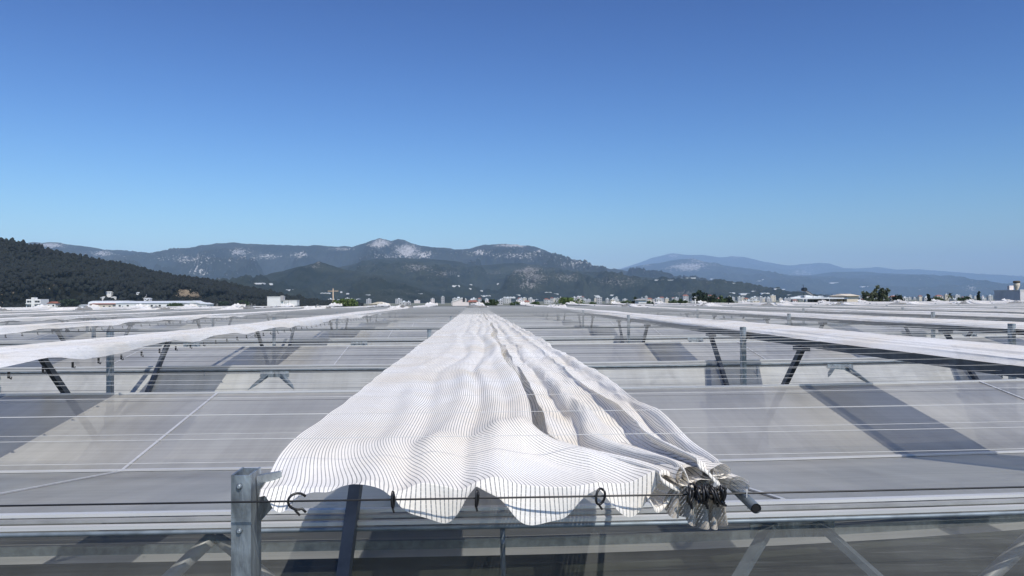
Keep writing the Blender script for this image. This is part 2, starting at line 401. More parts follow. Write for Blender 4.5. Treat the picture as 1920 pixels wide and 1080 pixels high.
# ------------------------------------------------------------------ shade frames (beam, posts, struts)
KS = list(range(-10, 16))
def kx(k): return -.63+4.0*k+(.0 if k <= 0 else .11)
SHY = S*9
def post_mesh(tp=.38):
    b = MB(); t = .006; wx, wy = .052, .10
    z1 = zz(tp); z0 = zz(2.0)
    b.box(-wx/2, -wx/2+t, 0, wy, z0, z1); b.box(wx/2-t, wx/2, 0, wy, z0, z1)
    b.box(-wx/2+t, wx/2-t, 0, t, z0, z1-.0015); b.box(-wx/2+t, wx/2-t, wy-t, wy, z0, z1-.0015)
    return setmat(b.mesh('post'), M['galv'])
def beam_mesh():
    b = MB()
    b.box(.066, .112, .5, SHY, zz(.535), zz(.455))
    return setmat(b.mesh('beam'), M['galv_shaded'])
def strut_mesh(s):
    b = MB(); p = (.076, .05+s*.12, zz(1.98)); q = (.076, .05+s*1.75, zz(.55)); b.bar(p, q, .07, .05, (1, 0, 0))
    b.bar((.076, q[1]-s*.16, zz(.56)), (.076, q[1]+s*.10, zz(.56)), .09, .045)
    return setmat(b.mesh('strut'), M['galv_shaded'])
def bracket_mesh():
    b = MB()
    b.poly([(.030, .04, zz(.472)), (.078, .09, zz(.472)), (.078, .12, zz(.545)), (.03, .06, zz(.60))])
    b.poly([(.034, .046, zz(.472)), (.034, .066, zz(.60)), (.082, .126, zz(.545)), (.082, .096, zz(.472))])
    b.poly([(.030, .04, zz(.472)), (.034, .066, zz(.472)), (.082, .11, zz(.472)), (.078, .09, zz(.472))])
    b.tube([(.050, .062, zz(.535)), (.054, .045, zz(.535))], .007, 6)
    b.tube([(.066, .082, zz(.505)), (.070, .066, zz(.505))], .007, 6)
    return setmat(b.mesh('bracket'), M['galv'])
def bolt_mesh():
    b = MB(); b.tube([(0, 0, 0), (0, -.005, 0)], [.0085, .0072], 10); b.tube([(0, -.005, 0), (0, -.0075, 0)], [.0072, .004], 10)
    return setmat(b.mesh('bolt'), M['galv'])
PM0 = post_mesh(.46)
PM, BM, SM1, SM2, KM, BO = post_mesh(), beam_mesh(), strut_mesh(-1), strut_mesh(1), bracket_mesh(), bolt_mesh()
ords = ['', 'first', 'second', 'third', 'fourth', 'fifth', 'sixth', 'seventh', 'eighth', 'ninth', 'tenth', 'eleventh', 'twelfth', 'thirteenth', 'fourteenth', 'fifteenth']
def side_label(k, what):
    if k == 0: return what+' in the middle, nearest to the camera'
    return '%s %s to the %s of the central one' % (ords[abs(k)], what, 'left' if k < 0 else 'right')
for k in KS:
    x = kx(k); fr = empty('shade_gantry', (x, GUT[0]+bend(x), 0))
    tag(fr, side_label(k, 'galvanised shade gantry with posts and slanting struts'), 'gantry', 'shade gantries running away from the camera')
    link_mesh('beam', BM, None, fr)
    for r in range(10):
        Y = S*r; px = x/(Y+2.2)*F+897
        if not (-260 < px < 2180): continue
        p = link_mesh('post', PM0 if (r == 0 and k == 0) else PM, None, fr); p.location = (0, Y, 0)
        br = link_mesh('bracket', KM, None, p)
        if r == 0 and k == 0:
            for z in (zz(.490), zz(.607)):
                bo = link_mesh('bolt', BO, None, p); bo.location = (-.004, -.0005, z)
        if r < 8:
            for m_ in (SM1, SM2):
                if r == 0 and m_ is SM1: continue
                s_ = link_mesh('strut', m_, None, fr); s_.location = (0, Y, 0)

# ------------------------------------------------------------------ shade cloths
def arc_uv(P, axis=0):
    d = np.linalg.norm(np.diff(P, axis=axis), axis=2); u = np.cumsum(d, axis=axis)
    z = np.zeros_like(u[:1] if axis == 0 else u[:, :1]); return np.concatenate([z, u], axis=axis)

def far_cloth(seed, L):
    nx, ny = 46, 150; s = np.linspace(0, 1, nx)[:, None]*np.ones((1, ny)); y = (np.linspace(0, 1, ny)**1.25)[None, :]*L*np.ones((nx, 1))
    fz = y*.25+seed*7.7
    x = .045+1.05*s+.05*vnoise(s*5+seed, fz)+.02*np.sin(s*40+3*vnoise(fz, s*2))
    h = .455-.045*np.sin(PI*s)**.6-.012*np.abs(np.sin(s*17+1.6*vnoise(s*2+3, fz)))-.010*fbm(s*7+seed, fz*1.2, 3)
    h = h-.028*sm(.5, .95, s)+.01*sm(.06, 0, s)
    # crumpled ends
    e = np.exp(-y/.55)+np.exp(-(L-y)/.55)
    h = h-e*(.11+.10*fbm(s*6+seed*3, y*3, 3)); 
    x = x+e*.10*fbm(s*4+9, y*3+seed, 3)
    Yd = y+e*.15*fbm(s*5+4, s*3+seed, 2)
    h = h+.10*sm(.93, 1.0, s)*(.6+.4*vnoise(fz*6, s))+.0*s
    P = np.stack([x, Yd, zz(h)], 2)
    uv = np.stack([arc_uv(P, 0), y], 2)
    return setmat(grid_mesh('cloth', P, uv), M['cloth_far'])
FC = [far_cloth(i, 37.2) for i in range(3)]; FC3 = [far_cloth(i+5, 27.0) for i in range(2)]
clipb = MB(); clipb.bar((0, 0, .02), (0, 0, -.028), .016, .012); clipb.tube([(0, 0, -.022), (.018, 0, -.034), (.022, 0, -.016)], .005, 5)
CLIP = setmat(clipb.mesh('clip'), M['black'])
secs = ((0, 37.2, FC, 'near length of the '), (38.6, 27.0, FC3, 'far length of the '))
for k in KS:
    for si, (y0, L, meshes, wd) in enumerate(secs):
        if k == 0 and si == 0: continue
        x = kx(k); ymid = y0+L
        px = x/(ymid+2.2)*F+897
        if not (-400 < px < 2300): continue
        o = link_mesh('shade_cloth', meshes[(k*7+si) % len(meshes)], None); o.location = (x+(.16 if k < 0 else 0), GUT[0]+bend(x)+y0, 0); o.scale.x = .78 if k > 0 else (.95 if k else 1)
        o.location.z = .004*((k*5+si) % 3)
        tag(o, wd+side_label(k, 'white folded shade cloth'), 'shade cloth', 'white shade cloths gathered into long strips')
        if si == 0 and k in (-1, -2):
            for j in range(48):
                c = link_mesh('clip', CLIP, None, o); c.location = (1.10, 2.0+.46*j, zz(.53))

# the central cloth, close to the camera
def central():
    root = empty('shade_cloth', (0, GUT[0], 0))
    tag(root, 'near length of the white striped shade cloth in the middle, with a scalloped front edge', 'shade cloth', 'white shade cloths gathered into long strips')
    z0 = 2.15; nx = 420
    zs = np.concatenate([2.15+np.linspace(0, 1, 330)**1.5*6, np.linspace(8.2, 38, 260)])
    hooks = [-.56, -.47, -.225, -.007, .317, .50]
    drop = [.045, -.012, .088, .084, .080]
    s = np.linspace(0, 1, nx)[:, None]; z = zs[None, :]
    xl = -.600+.025*sm(2.5, 2.15, z)+.006*np.sin(z*2.1)+.003*np.sin(z*13)
    xr = .20+.02*np.sin(z*1.7+1)+.035*np.sin(z*.55)*sm(4, 9, z)+.33*sm(2.64, 2.13, z)**1.2+0*z
    x = xl+(xr-xl)*s
    x = x+.003*np.sin(z*5+s*4)*sm(.02, .2, s)
    wob = .10*vnoise(z*.6, z*0+2)+.02*vnoise(z*2.0, z*0+5)
    def fold(c, wd, a): return .72*a*np.exp(-((x-c-wob*.5)/wd)**2)
    h = .468+0*x
    h = h-.030*np.sin(PI*np.clip((x+.63)/1.3, 0, 1))
    h = h-fold(-.30+.05*np.sin(z*.9), .05, .016+.010*vnoise(z*1.1, x*2))-fold(-.08+.03*np.sin(z*1.3+2), .045, .020+.012*vnoise(z*1.6+4, x*2))
    h = h-fold(.07+.02*np.sin(z*1.1), .04, .022)-fold(-.46, .06, .010)
    h = h+fold(-.19+.03*np.sin(z*1.2), .035, .016)+fold(.0+.02*np.sin(z*1.7), .028, .018)
    cz = sm(7, 2.4, z)
    h = h-.010*sm(.07, 0, s)-.011*fbm(x*4+2, z*.8, 2)*(.35+.65*cz)-.004*fbm(x*9, z*3, 2)*cz
    h = h-.030*np.exp(-((z-2.62)/.16)**2-((x-.10)/.07)**2)-.02*np.exp(-((z-2.5)/.13)**2-((x+.16)/.08)**2)
    # lifted edge where it lies over the second layer
    h = h-.030*sm(.86, .97, s)+.020*sm(.985, 1, s)
    h = h+.002*np.sin(z*2*PI/.55)*cz                       # rests on the wires
    h = h+(.450-h)*sm(-.30, -.52, x)*sm(2.3, 2.6, z)+(np.minimum(h, .450)-h)*sm(-.40, -.50, x)*sm(2.6, 2.3, z)
    # slope down to the rope at the front and sag between the hooks
    fr = sm(2.62, 2.15, z)
    sag = np.zeros_like(x)
    for i in range(5):
        a, b_ = hooks[i], hooks[i+1]; t = np.clip((x-a)/(b_-a), 0, 1); sag = np.where((x >= a) & (x < b_), np.sin(PI*t), sag)
    h = h+fr*(.048+.012*sag*np.where(x < -.225, -.7, 1))
    x = np.where(x > -.15, -.15+(x+.15)*(1-.32*sm(5, 34, z)), x)
    P = np.stack([x, z-z0+0*x, zz(h)], 2)
    # hanging scallops
    nf = 36; v = np.linspace(0, 1, nf+1)[1:][None, :]; xe = P[:, :1, 0]; he = h[:, :1]
    Lx = np.zeros_like(xe)
    for i in range(5):
        a, b_ = hooks[i], hooks[i+1]; t = np.clip((xe-a)/(b_-a), 0, 1)
        Lx = np.where((xe >= a) & (xe <= b_), drop[i]*np.sin(PI*t)**1.15, Lx)
    Lx = Lx+.012+.004*np.sin(xe*60)
    curve = .028*np.sin(PI*np.clip((xe+.007)/.324, 0, 1))
    fh = he+v*Lx; fy = -.012*np.sin(v*PI*.5)-.010*v*np.sin(xe*22)-curve*v*.3; fx = xe+.006*v*np.sin(xe*40)
    fl = np.where(xe < -.225, 1, 0)
    fy = fy+fl*(-.02*v); 
    Pf = np.stack([fx+0*v, fy+0*xe, zz(fh)], 2)[:, ::-1]
    P = np.concatenate([Pf, P], 1)
    u = arc_uv(P, 0); u = u-u[:1]; vv = np.concatenate([-(np.linspace(1, 0, nf+1)[:-1][None, :])*Lx, z-z0+0*x], 1)
    # tapes keep their count along the cloth: take u from one row and let it scale
    u = (s*(.625+.5)/1.0)+0*u
    u = u*1.0
    link_mesh('top_layer', setmat(grid_mesh('top_layer', P, np.stack([u, vv], 2)), M['cloth']), None, root)
    # hem: a slightly proud doubled band along the scallops
    hm = Pf[:, :7].copy(); hm[..., 1] -= .0025
    hme = grid_mesh('hem', hm, np.stack([u[:, :7], np.linspace(0, .02, 7)[None, :]*np.ones((nx, 1))], 2))
    link_mesh('hem', setmat(hme, M['cloth']), None, root)
    # second layer: overlapping pleats on the right
    nx2 = 620; s = np.linspace(0, 1, nx2)[:, None]
    zs2 = np.concatenate([2.13+np.linspace(0, 1, 300)**1.4*6, np.linspace(8.2, 38, 240)]); z = zs2[None, :]
    NP = 4.0; near = sm(6, 2.3, z)
    x_l = .20+.02*np.sin(z*1.7+1)+.035*np.sin(z*.55)*sm(4, 9, z)+.33*sm(2.64, 2.13, z)**1.2-.05; x_r = .725-.025*near-.045*sm(3.2, 2.3, z)+.006*np.sin(z*3)
    ph = 2*PI*NP*(s**.9)+1.1*vnoise(z*.7, s*1.5)+.5*vnoise(z*2.3+9, s*3)
    x = x_l+(x_r-x_l)*s+(.012+.010*near)*np.sin(ph)*np.cos(ph*.5+.6)-.020*(.4+.6*near)*np.sin(ph+.9)
    gather = sm(2.75, 2.1, z)
    x = x+gather*0*s
    amp = (.013+.016*near+.008*vnoise(z*1.3, s*5))
    h = .462-.012*sm(.1, .5, s)+.010*sm(.9, 1, s)-amp*np.cos(ph)-.012*fbm(s*9, z*2, 3)
    h = h+.075*sm(.16, .0, s)
    h = h+gather*(.010+.02*(1-s))
    x = -.15+(x+.15)*(1-.32*sm(5, 34, z))
    P = np.stack([x, z-z0-.02*np.sin(ph)*gather+0*x, zz(h)], 2)
    # rounded lip at the mouth of each pleat
    lip = []
    for t in np.linspace(0, 1, 9)[1:]:
        Q = P[:, 0].copy(); a = t*1.9
        Q[:, 1] -= .009*np.sin(a); Q[:, 2] -= .009*(1-np.cos(a)); lip.append(Q)
    P = np.concatenate([np.stack(lip[::-1], 1), P], 1)
    u = s*1.0*np.ones((1, P.shape[1])); vv = np.concatenate([[-.03+.003*i for i in range(8)], zs2-z0])[None, :]*np.ones((nx2, 1))
    link_mesh('pleated_layer', setmat(grid_mesh('pleated_layer', P, np.stack([u, vv], 2)), M['cloth']), None, root)
    # curled mouths of the rolls at the right corner
    for (cx, ch, r, sd) in ((.560, .470, .036, 1), (.640, .462, .034, 2), (.600, .495, .024, 3), (.695, .500, .027, 4)):
        nt, nl = 90, 40; t = np.linspace(0, 1, nt)[:, None]; l = np.linspace(0, 1, nl)[None, :]
        a = t*2*PI*1.35+sd*1.7; rr = r*(1-.45*t)*(1+.16*np.sin(2*a+sd)+.10*np.sin(3*a+2*sd+l*2))*(1-.55*l)
        X = cx+rr*np.cos(a)*1.2-l*.09; Z = zz(ch+.012*l)+rr*np.sin(a)*.85; Yy = -.03+l*.5+.022*np.sin(a*1.0+sd)*(1-l)
        P = np.stack([X, Yy+0*X, Z], 2)
        link_mesh('cloth_roll', setmat(grid_mesh('cloth_roll', P, np.stack([arc_uv(P, 0), l*.42+0*t], 2)), M['cloth']), None, root)
    # gathered tail hanging below the hooks
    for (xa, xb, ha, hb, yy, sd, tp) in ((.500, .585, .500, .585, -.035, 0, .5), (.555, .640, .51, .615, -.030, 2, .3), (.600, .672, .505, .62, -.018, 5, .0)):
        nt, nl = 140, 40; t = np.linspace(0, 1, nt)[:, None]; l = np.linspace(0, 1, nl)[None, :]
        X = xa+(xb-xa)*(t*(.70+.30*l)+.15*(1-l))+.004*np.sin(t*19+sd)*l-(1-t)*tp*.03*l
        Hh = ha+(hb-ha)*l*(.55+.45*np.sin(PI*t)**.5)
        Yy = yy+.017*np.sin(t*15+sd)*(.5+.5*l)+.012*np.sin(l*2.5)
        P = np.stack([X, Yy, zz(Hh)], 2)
        link_mesh('gathered_tail', setmat(grid_mesh('gathered_tail', P, np.stack([arc_uv(P, 0), l*.1+0*t], 2)), M['cloth_shaded']), None, root)
    # loose thread at the right corner
    b = MB(); b.tube([(.712, -.04, zz(.495)), (.709, -.045, zz(.53)), (.712, -.045, zz(.56))], .0012, 5); b.build('loose_thread', M['wire_w'], root)
central()

# drive tube ending at the right corner of the central cloth
dt = empty('drive_tube', (.715, GUT[0], 0))
b = MB(); b.tube([(-.02, 4, zz(.52)), (0, .2, zz(.525)), (.0, -.10, zz(.545))], .0135, 14, caps=False); b.build('tube', M['galvd'], dt)
b = MB(); b.tube([(.0, -.0985, zz(.545)), (0, .1, zz(.528))], .0105, 14, caps=True); b.build('tube_bore', M['black'], dt)
tag(dt, 'round grey tube end sticking out at the right corner of the striped cloth', 'tube')

# ------------------------------------------------------------------ wires, rope and hooks
def wire_mesh(r, name, m, n=4):
    b = MB(); b.tube([(x, bend(x), 0) for x in XS if -46 <= x], r, n); return setmat(b.mesh(name), m)
WW = wire_mesh(.0009, 'screen_wire', M['wire_w']); WG = wire_mesh(.0009, 'screen_wire', M['wire_g'])
WWf = wire_mesh(.0038, 'screen_wire', M['wire_f'], 3); WGf = wire_mesh(.004, 'screen_wire', M['wire_g'], 3)
WWm = wire_mesh(.0018, 'screen_wire', M['wire_w'], 4); WGm = wire_mesh(.0018, 'screen_wire', M['wire_g'], 4)
y = 2.34; i = 0
rnd = random.Random(5)
while y < 66 and i < 288:
    lo = 'taut screen wire at cloth height, %s metres out from the camera' % (('%.1f' % y))
    for up in ((0, 1) if y < 45 else (0,)):
        if not up and abs(y+.17-2.1) < .22: continue
        g = rnd.random() < (.0 if up else .5)
        big = y > 22; mid = y > 7
        me = (WGf if g else WWf) if big else ((WGm if g else WWm) if mid else (WG if g else WW))
        o = link_mesh('screen_wire', me); o.location = (0, y+(.0 if up else .17)+rnd.uniform(-.03, .03), zz(.402 if up else .50))
        tag(o, 'thin %s wire stretched across the roofs %s the cloths' % ('dark grey' if g else 'white', 'over' if up else 'under'), 'wire', 'wires stretched across the roofs'); i += 1
    y += .53 if y < 45 else .62
rope = MB(); rope.tube([(x, bend(x), 0) for x in XS if x > -12], .0026, 6)
ro = rope.build('rope', M['black']); ro.location = (0, GUT[0]-.045, zz(.520)); tag(ro, 'black rope running in front of the scalloped cloth edge', 'rope')
def hook_mesh(openend, tw):
    b = MB(); pts = []
    for j in range(17):
        a = 2*PI*(j/16)*(.72 if openend else 1.0)+.9
        pts.append((.013*math.cos(a)*tw, .004*math.sin(a*1.5), .021*math.sin(a)))
    if openend: pts.append((pts[-1][0]+.012, 0, pts[-1][2]-.006))
    b.tube(pts, .0034, 7)
    b.bar((-.001, -.003, -.022), (.008*tw, -.003, -.032), .006, .005)
    return setmat(b.mesh('curtain_hook'), M['black'])
H1, H2, H3 = hook_mesh(True, 1.9), hook_mesh(False, .25), hook_mesh(False, 1.0)
hk = [(-.47, H1, .5, 'open black hook at the left end of the rope, under the curled hem'), (-.225, H2, 0, 'black hook seen edge-on, where the first deep scallop starts'), (-.007, H2, .1, 'short black hook between the two deep scallops'), (.317, H3, .2, 'oval black hook on the rope right of the widest scallop')]
for (x, me, ry, lb) in hk:
    o = link_mesh('curtain_hook', me); o.location = (x, GUT[0]-.05, zz(.520)); o.rotation_euler = (0, ry*.6, .2)
    tag(o, lb, 'hook', 'black hooks on the rope')
for j in range(13):
    o = link_mesh('curtain_hook', H3 if j % 3 else H2); o.location = (.545+.0085*j+rnd.uniform(-.002, .002), GUT[0]-.06+rnd.uniform(-.012, .012), zz(.515+rnd.uniform(-.008, .008)))
    o.rotation_euler = (rnd.uniform(-.3, .3), rnd.uniform(-.7, .7), rnd.uniform(.5, 1.3))
    tag(o, 'black hook in the tight bunch at the right corner of the striped cloth', 'hook', 'black hooks bunched at the corner')

# ------------------------------------------------------------------ ground
b = MB(); b.poly([(-35000, -1400, -.3), (35000, -1400, -.3), (35000, 31000, -.3), (-35000, 31000, -.3)])
tag(b.build('ground', M['ground']), kind='structure')

# ------------------------------------------------------------------ hills
bvhs = []
def ridge(name, pts, D, front, back, nu, nv, amp, freq, m, rocks=(), soils=(), fpow=1.15, extra=0, crestn=.004):
    pts = sorted(pts); px = np.linspace(pts[0][0], pts[-1][0], nu)
    py = np.interp(px, [p[0] for p in pts], [p[1] for p in pts])
    # smooth polyline, then fine crest noise
    ker = np.hanning(5); ker /= ker.sum(); pp = np.pad(py, 2, mode='edge'); py = np.convolve(pp, ker, 'valid')
    C = np.array([unproj(a, c, D) for a, c in zip(px, py)])
    C[:, 2] = np.maximum(C[:, 2], 1)
    C[:, 2] += D*crestn*.5*fbm(C[:, 0]*freq*8, C[:, 0]*0+D, 4)*np.clip(C[:, 2]/(D*.03), 0, 1)
    v = np.concatenate([np.linspace(0, 1, nv), np.linspace(1, 2, nv//3)[1:]])[None, :]
    X = C[:, :1]*(1+0*v); sp = 1
    Y = np.where(v <= 1, D-front*(1-v), D+back*(v-1))+0*X
    f = np.where(v <= 1, v**fpow, 1-(v-1)**1.3)
    env = np.where(v <= 1, np.sin(PI*np.clip(v, 0, 1)**.85)**1.25, np.sin(PI*np.clip(v-1, 0, 1)))
    wx = 60*fbm(X*freq*.5, Y*freq*.5+3, 2)
    rn = 1-np.abs(fbm((X+wx)*freq*1.0, Y*freq*.45, 6, .55))*1.4
    Zc = C[:, 2:3]
    Z = Zc*f+amp*1.5*env*(rn-.55)*np.clip(Zc/(amp*2.2), .1, 1)
    if D > 2500: Z = Z+amp*.12*env*fbm(X*freq*9, Y*freq*9, 3)
    P = np.stack([X, Y, Z-.5], 2)
    ppx, ppy = proj(P)
    def blobs(bl):
        r = np.zeros_like(Z)
        for (cx, cy, rx, ry, st) in bl: r = np.maximum(r, st*np.exp(-((ppx-cx)/rx)**2-((ppy-cy)/ry)**2))
        return r
    rk = blobs(rocks)*.74+.02+.34*np.clip(rn-.72, -.5, .5); so_ = blobs(soils)*.55+.08
    me = grid_mesh(name, P, attrs={'rock': rk, 'soil': so_})
    o = link_mesh(name, me, m); tag(o, kind='structure')
    n, mm = Z.shape; V = P.reshape(-1, 3).tolist()
    i = np.arange((n-1)*(mm-1)); a = (i//(mm-1))*mm+i % (mm-1); Fq = np.stack([a, a+1, a+mm+1, a+mm], 1).tolist()
    bvhs.append(BVHTree.FromPolygons(V, Fq))
    return P
def hit(px, py):
    d = (CR @ Vector(((px-960)/F, -(py-540)/F, -1))).normalized(); best = None
    for t in bvhs:
        loc, nrm, idx, dist = t.ray_cast(Vector((0, 0, EYE)), d)
        if loc is not None and (best is None or dist < best[1]): best = (loc, dist)
    return best[0] if best else None

rockc = (.50, .47, .44); soilc = (.26, .13, .085)
m_far = terrain_mat('far_mountain', (.035, .05, .03), (.06, .075, .045), rockc, soilc, .0007)
m_main = terrain_mat('main_mountain', (.020, .026, .020), (.045, .048, .038), (.78, .74, .70), (.30, .2, .13), .0025)
m_right = terrain_mat('right_mountain', (.020, .026, .020), (.045, .048, .038), (.78, .74, .70), (.30, .2, .13), .0012)
m_mid = terrain_mat('mid_hill', (.015, .022, .014), (.045, .052, .034), (.36, .34, .31), soilc, .006)
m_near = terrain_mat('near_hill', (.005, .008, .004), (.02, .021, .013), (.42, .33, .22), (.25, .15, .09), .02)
ridge('far_mountains', [(1100, 508), (1165, 503), (1200, 492), (1225, 482), (1262, 475), (1290, 478), (1315, 477.5), (1349, 482.5), (1375, 479.5), (1399, 482.5), (1432, 491), (1482, 498), (1505, 495), (1532, 493), (1555, 493.5), (1582, 502), (1620, 503), (1649, 500.5), (1682, 505), (1722, 505), (1770, 508), (1802, 511), (1828, 517), (1862, 518.5), (1902, 532), (1930, 548), (1990, 556), (2100, 560)],
      26000, 8000, 4000, 460, 60, 230, .0004, m_far, rocks=[(1262, 480, 14, 4, .9), (1380, 482, 10, 3, .7), (1510, 510, 30, 12, .55), (1740, 528, 25, 5, .7)], crestn=.0008)
ridge('right_mountain', [(1050, 550), (1110, 525), (1165, 505), (1200, 498), (1240, 492), (1270, 487), (1300, 484), (1315, 490), (1340, 495), (1365, 500), (1399, 509), (1440, 513), (1465, 515), (1515, 518), (1540, 513), (1565, 509.5), (1620, 510), (1675, 513), (1715, 521), (1759, 531), (1780, 526), (1802, 522), (1829, 532), (1865, 545), (1920, 553), (2000, 559), (2200, 562)],
      16000, 6500, 4000, 560, 80, 150, .00055, m_right, rocks=[(1210, 496, 14, 5, .75), (1290, 500, 45, 10, .72), (1310, 487, 25, 8, .6), (1820, 540, 12, 6, .5)], crestn=.0007)
ridge('main_mountain', [(-300, 470), (-100, 462), (60, 455), (110, 455), (180, 465), (250, 472), (300, 474), (345, 468), (375, 459), (440, 455), (520, 460), (600, 460), (660, 463), (685, 455), (700, 449), (712, 446), (722, 449), (733, 453), (745, 447), (752, 449), (765, 454), (780, 458), (800, 463), (815, 463), (850, 467), (880, 467), (900, 460), (950, 457), (1000, 461), (1020, 468), (1050, 482), (1090, 495), (1130, 502), (1165, 506), (1210, 520), (1300, 545), (1400, 560)],
      8000, 3600, 2000, 1200, 120, 165, .0017, m_main, rocks=[(765, 470, 26, 16, 1.15), (790, 478, 20, 8, 1.0), (712, 456, 20, 9, .95), (740, 480, 30, 6, .6), (955, 460, 45, 4, .95), (900, 474, 20, 6, .8), (960, 480, 50, 6, .62), (1010, 470, 10, 6, .7), (500, 481, 40, 7, .85), (450, 474, 25, 9, .8), (560, 478, 22, 8, .8), (640, 467, 35, 4, .8), (340, 485, 60, 8, .62), (90, 460, 40, 5, .8), (190, 475, 30, 6, .6), (370, 510, 25, 6, .8), (1080, 495, 30, 8, .5)], soils=[(470, 470, 22, 3, 1.0)], crestn=.0014)
ridge('middle_mountain', [(560, 520), (640, 500), (700, 485), (740, 483), (800, 485), (850, 489), (900, 498), (950, 494), (980, 493), (1010, 497), (1050, 505), (1100, 510), (1150, 515), (1230, 522), (1270, 531), (1300, 541), (1325, 552), (1350, 561), (1400, 566)],
      5000, 2300, 1200, 560, 100, 80, .0022, m_mid, rocks=[(985, 506, 35, 9, .75), (930, 512, 30, 6, .65), (1000, 520, 30, 12, .62), (780, 502, 25, 6, .6), (850, 512, 40, 6, .55), (990, 535, 20, 6, .8), (1060, 522, 30, 10, .5), (1280, 550, 30, 8, .6), (1160, 530, 60, 10, .45)], soils=[(850, 542, 30, 4, .8), (1150, 555, 20, 4, .9), (970, 550, 16, 3, .9)], crestn=.0012)
ridge('village_hill', [(380, 560), (430, 535), (470, 522), (540, 505), (575, 497), (597, 490), (620, 497), (650, 506), (700, 513), (740, 515), (770, 523), (800, 534), (840, 547), (890, 559), (940, 566)],
      3200, 1300, 700, 380, 90, 40, .004, m_mid, rocks=[(597, 494, 6, 5, .9), (590, 500, 20, 5, .7)], soils=[(620, 517, 22, 6, 1.0), (495, 525, 25, 4, 1.0), (705, 547, 30, 10, 1.15), (730, 560, 16, 5, 1.0), (590, 527, 12, 5, .8), (560, 540, 60, 6, .6)], crestn=.0012)
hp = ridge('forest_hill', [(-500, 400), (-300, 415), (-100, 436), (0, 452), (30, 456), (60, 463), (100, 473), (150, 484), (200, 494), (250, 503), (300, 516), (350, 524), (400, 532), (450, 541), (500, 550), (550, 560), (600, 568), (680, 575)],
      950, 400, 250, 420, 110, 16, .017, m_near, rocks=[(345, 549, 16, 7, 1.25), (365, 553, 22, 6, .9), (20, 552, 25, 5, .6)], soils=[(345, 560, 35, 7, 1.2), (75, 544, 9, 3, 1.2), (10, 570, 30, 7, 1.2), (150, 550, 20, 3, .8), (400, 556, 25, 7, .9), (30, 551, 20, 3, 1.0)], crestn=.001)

# forest on the left hill: thousands of small crowns, one mass
def forest(P, n, clear):
    rs = np.random.RandomState(11)
    t = (1+5**.5)/2
    ico = np.array([(-1, t, 0), (1, t, 0), (-1, -t, 0), (1, -t, 0), (0, -1, t), (0, 1, t), (0, -1, -t), (0, 1, -t), (t, 0, -1), (t, 0, 1), (-t, 0, -1), (-t, 0, 1)])/math.sqrt(1+t*t)
    fi = np.array([(0, 11, 5), (0, 5, 1), (0, 1, 7), (0, 7, 10), (0, 10, 11), (1, 5, 9), (5, 11, 4), (11, 10, 2), (10, 7, 6), (7, 1, 8), (3, 9, 4), (3, 4, 2), (3, 2, 6), (3, 6, 8), (3, 8, 9), (4, 9, 5), (2, 4, 11), (6, 2, 10), (8, 6, 7), (9, 8, 1)])
    nu, nv = P.shape[:2]; V = []; Fs = []; cnt = 0; k = 0
    while cnt < n:
        k += 1
        iu = rs.randint(0, nu); iv = int(rs.rand()**.8*(nv*.78)); p = P[min(iu, nu-1), min(iv, nv-1)]
        p = p+np.array([rs.uniform(-5, 5), rs.uniform(-5, 5), 0])
        px, py = proj(p[None])
        px = px[0]; py = py[0]
        if px < -150 or px > 680: continue
        skip = False
        for (cx, cy, rx, ry) in clear:
            if ((px-cx)/rx)**2+((py-cy)/ry)**2 < 1: skip = True
        if skip: continue
        if py > 556 and rs.rand() < .55: continue
        r = rs.uniform(.9, 1.5)+1.3*rs.rand()**2.5; hh = r*rs.uniform(1.0, 1.7)
        v = ico*np.array([r, r, hh])*(1+rs.uniform(-.28, .28, (12, 1)))+p+np.array([0, 0, hh*.6])
        V.append(v); Fs.append(fi+12*cnt); cnt += 1
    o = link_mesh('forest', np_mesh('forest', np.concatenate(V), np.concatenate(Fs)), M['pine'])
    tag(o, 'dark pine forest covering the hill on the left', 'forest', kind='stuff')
forest(hp, 20000, [(348, 550, 26, 8), (350, 561, 40, 8), (75, 544, 10, 4), (8, 570, 32, 8), (30, 551, 20, 3), (150, 551, 20, 2.5), (405, 556, 24, 6), (270, 563, 20, 5), (203, 556, 12, 6)])

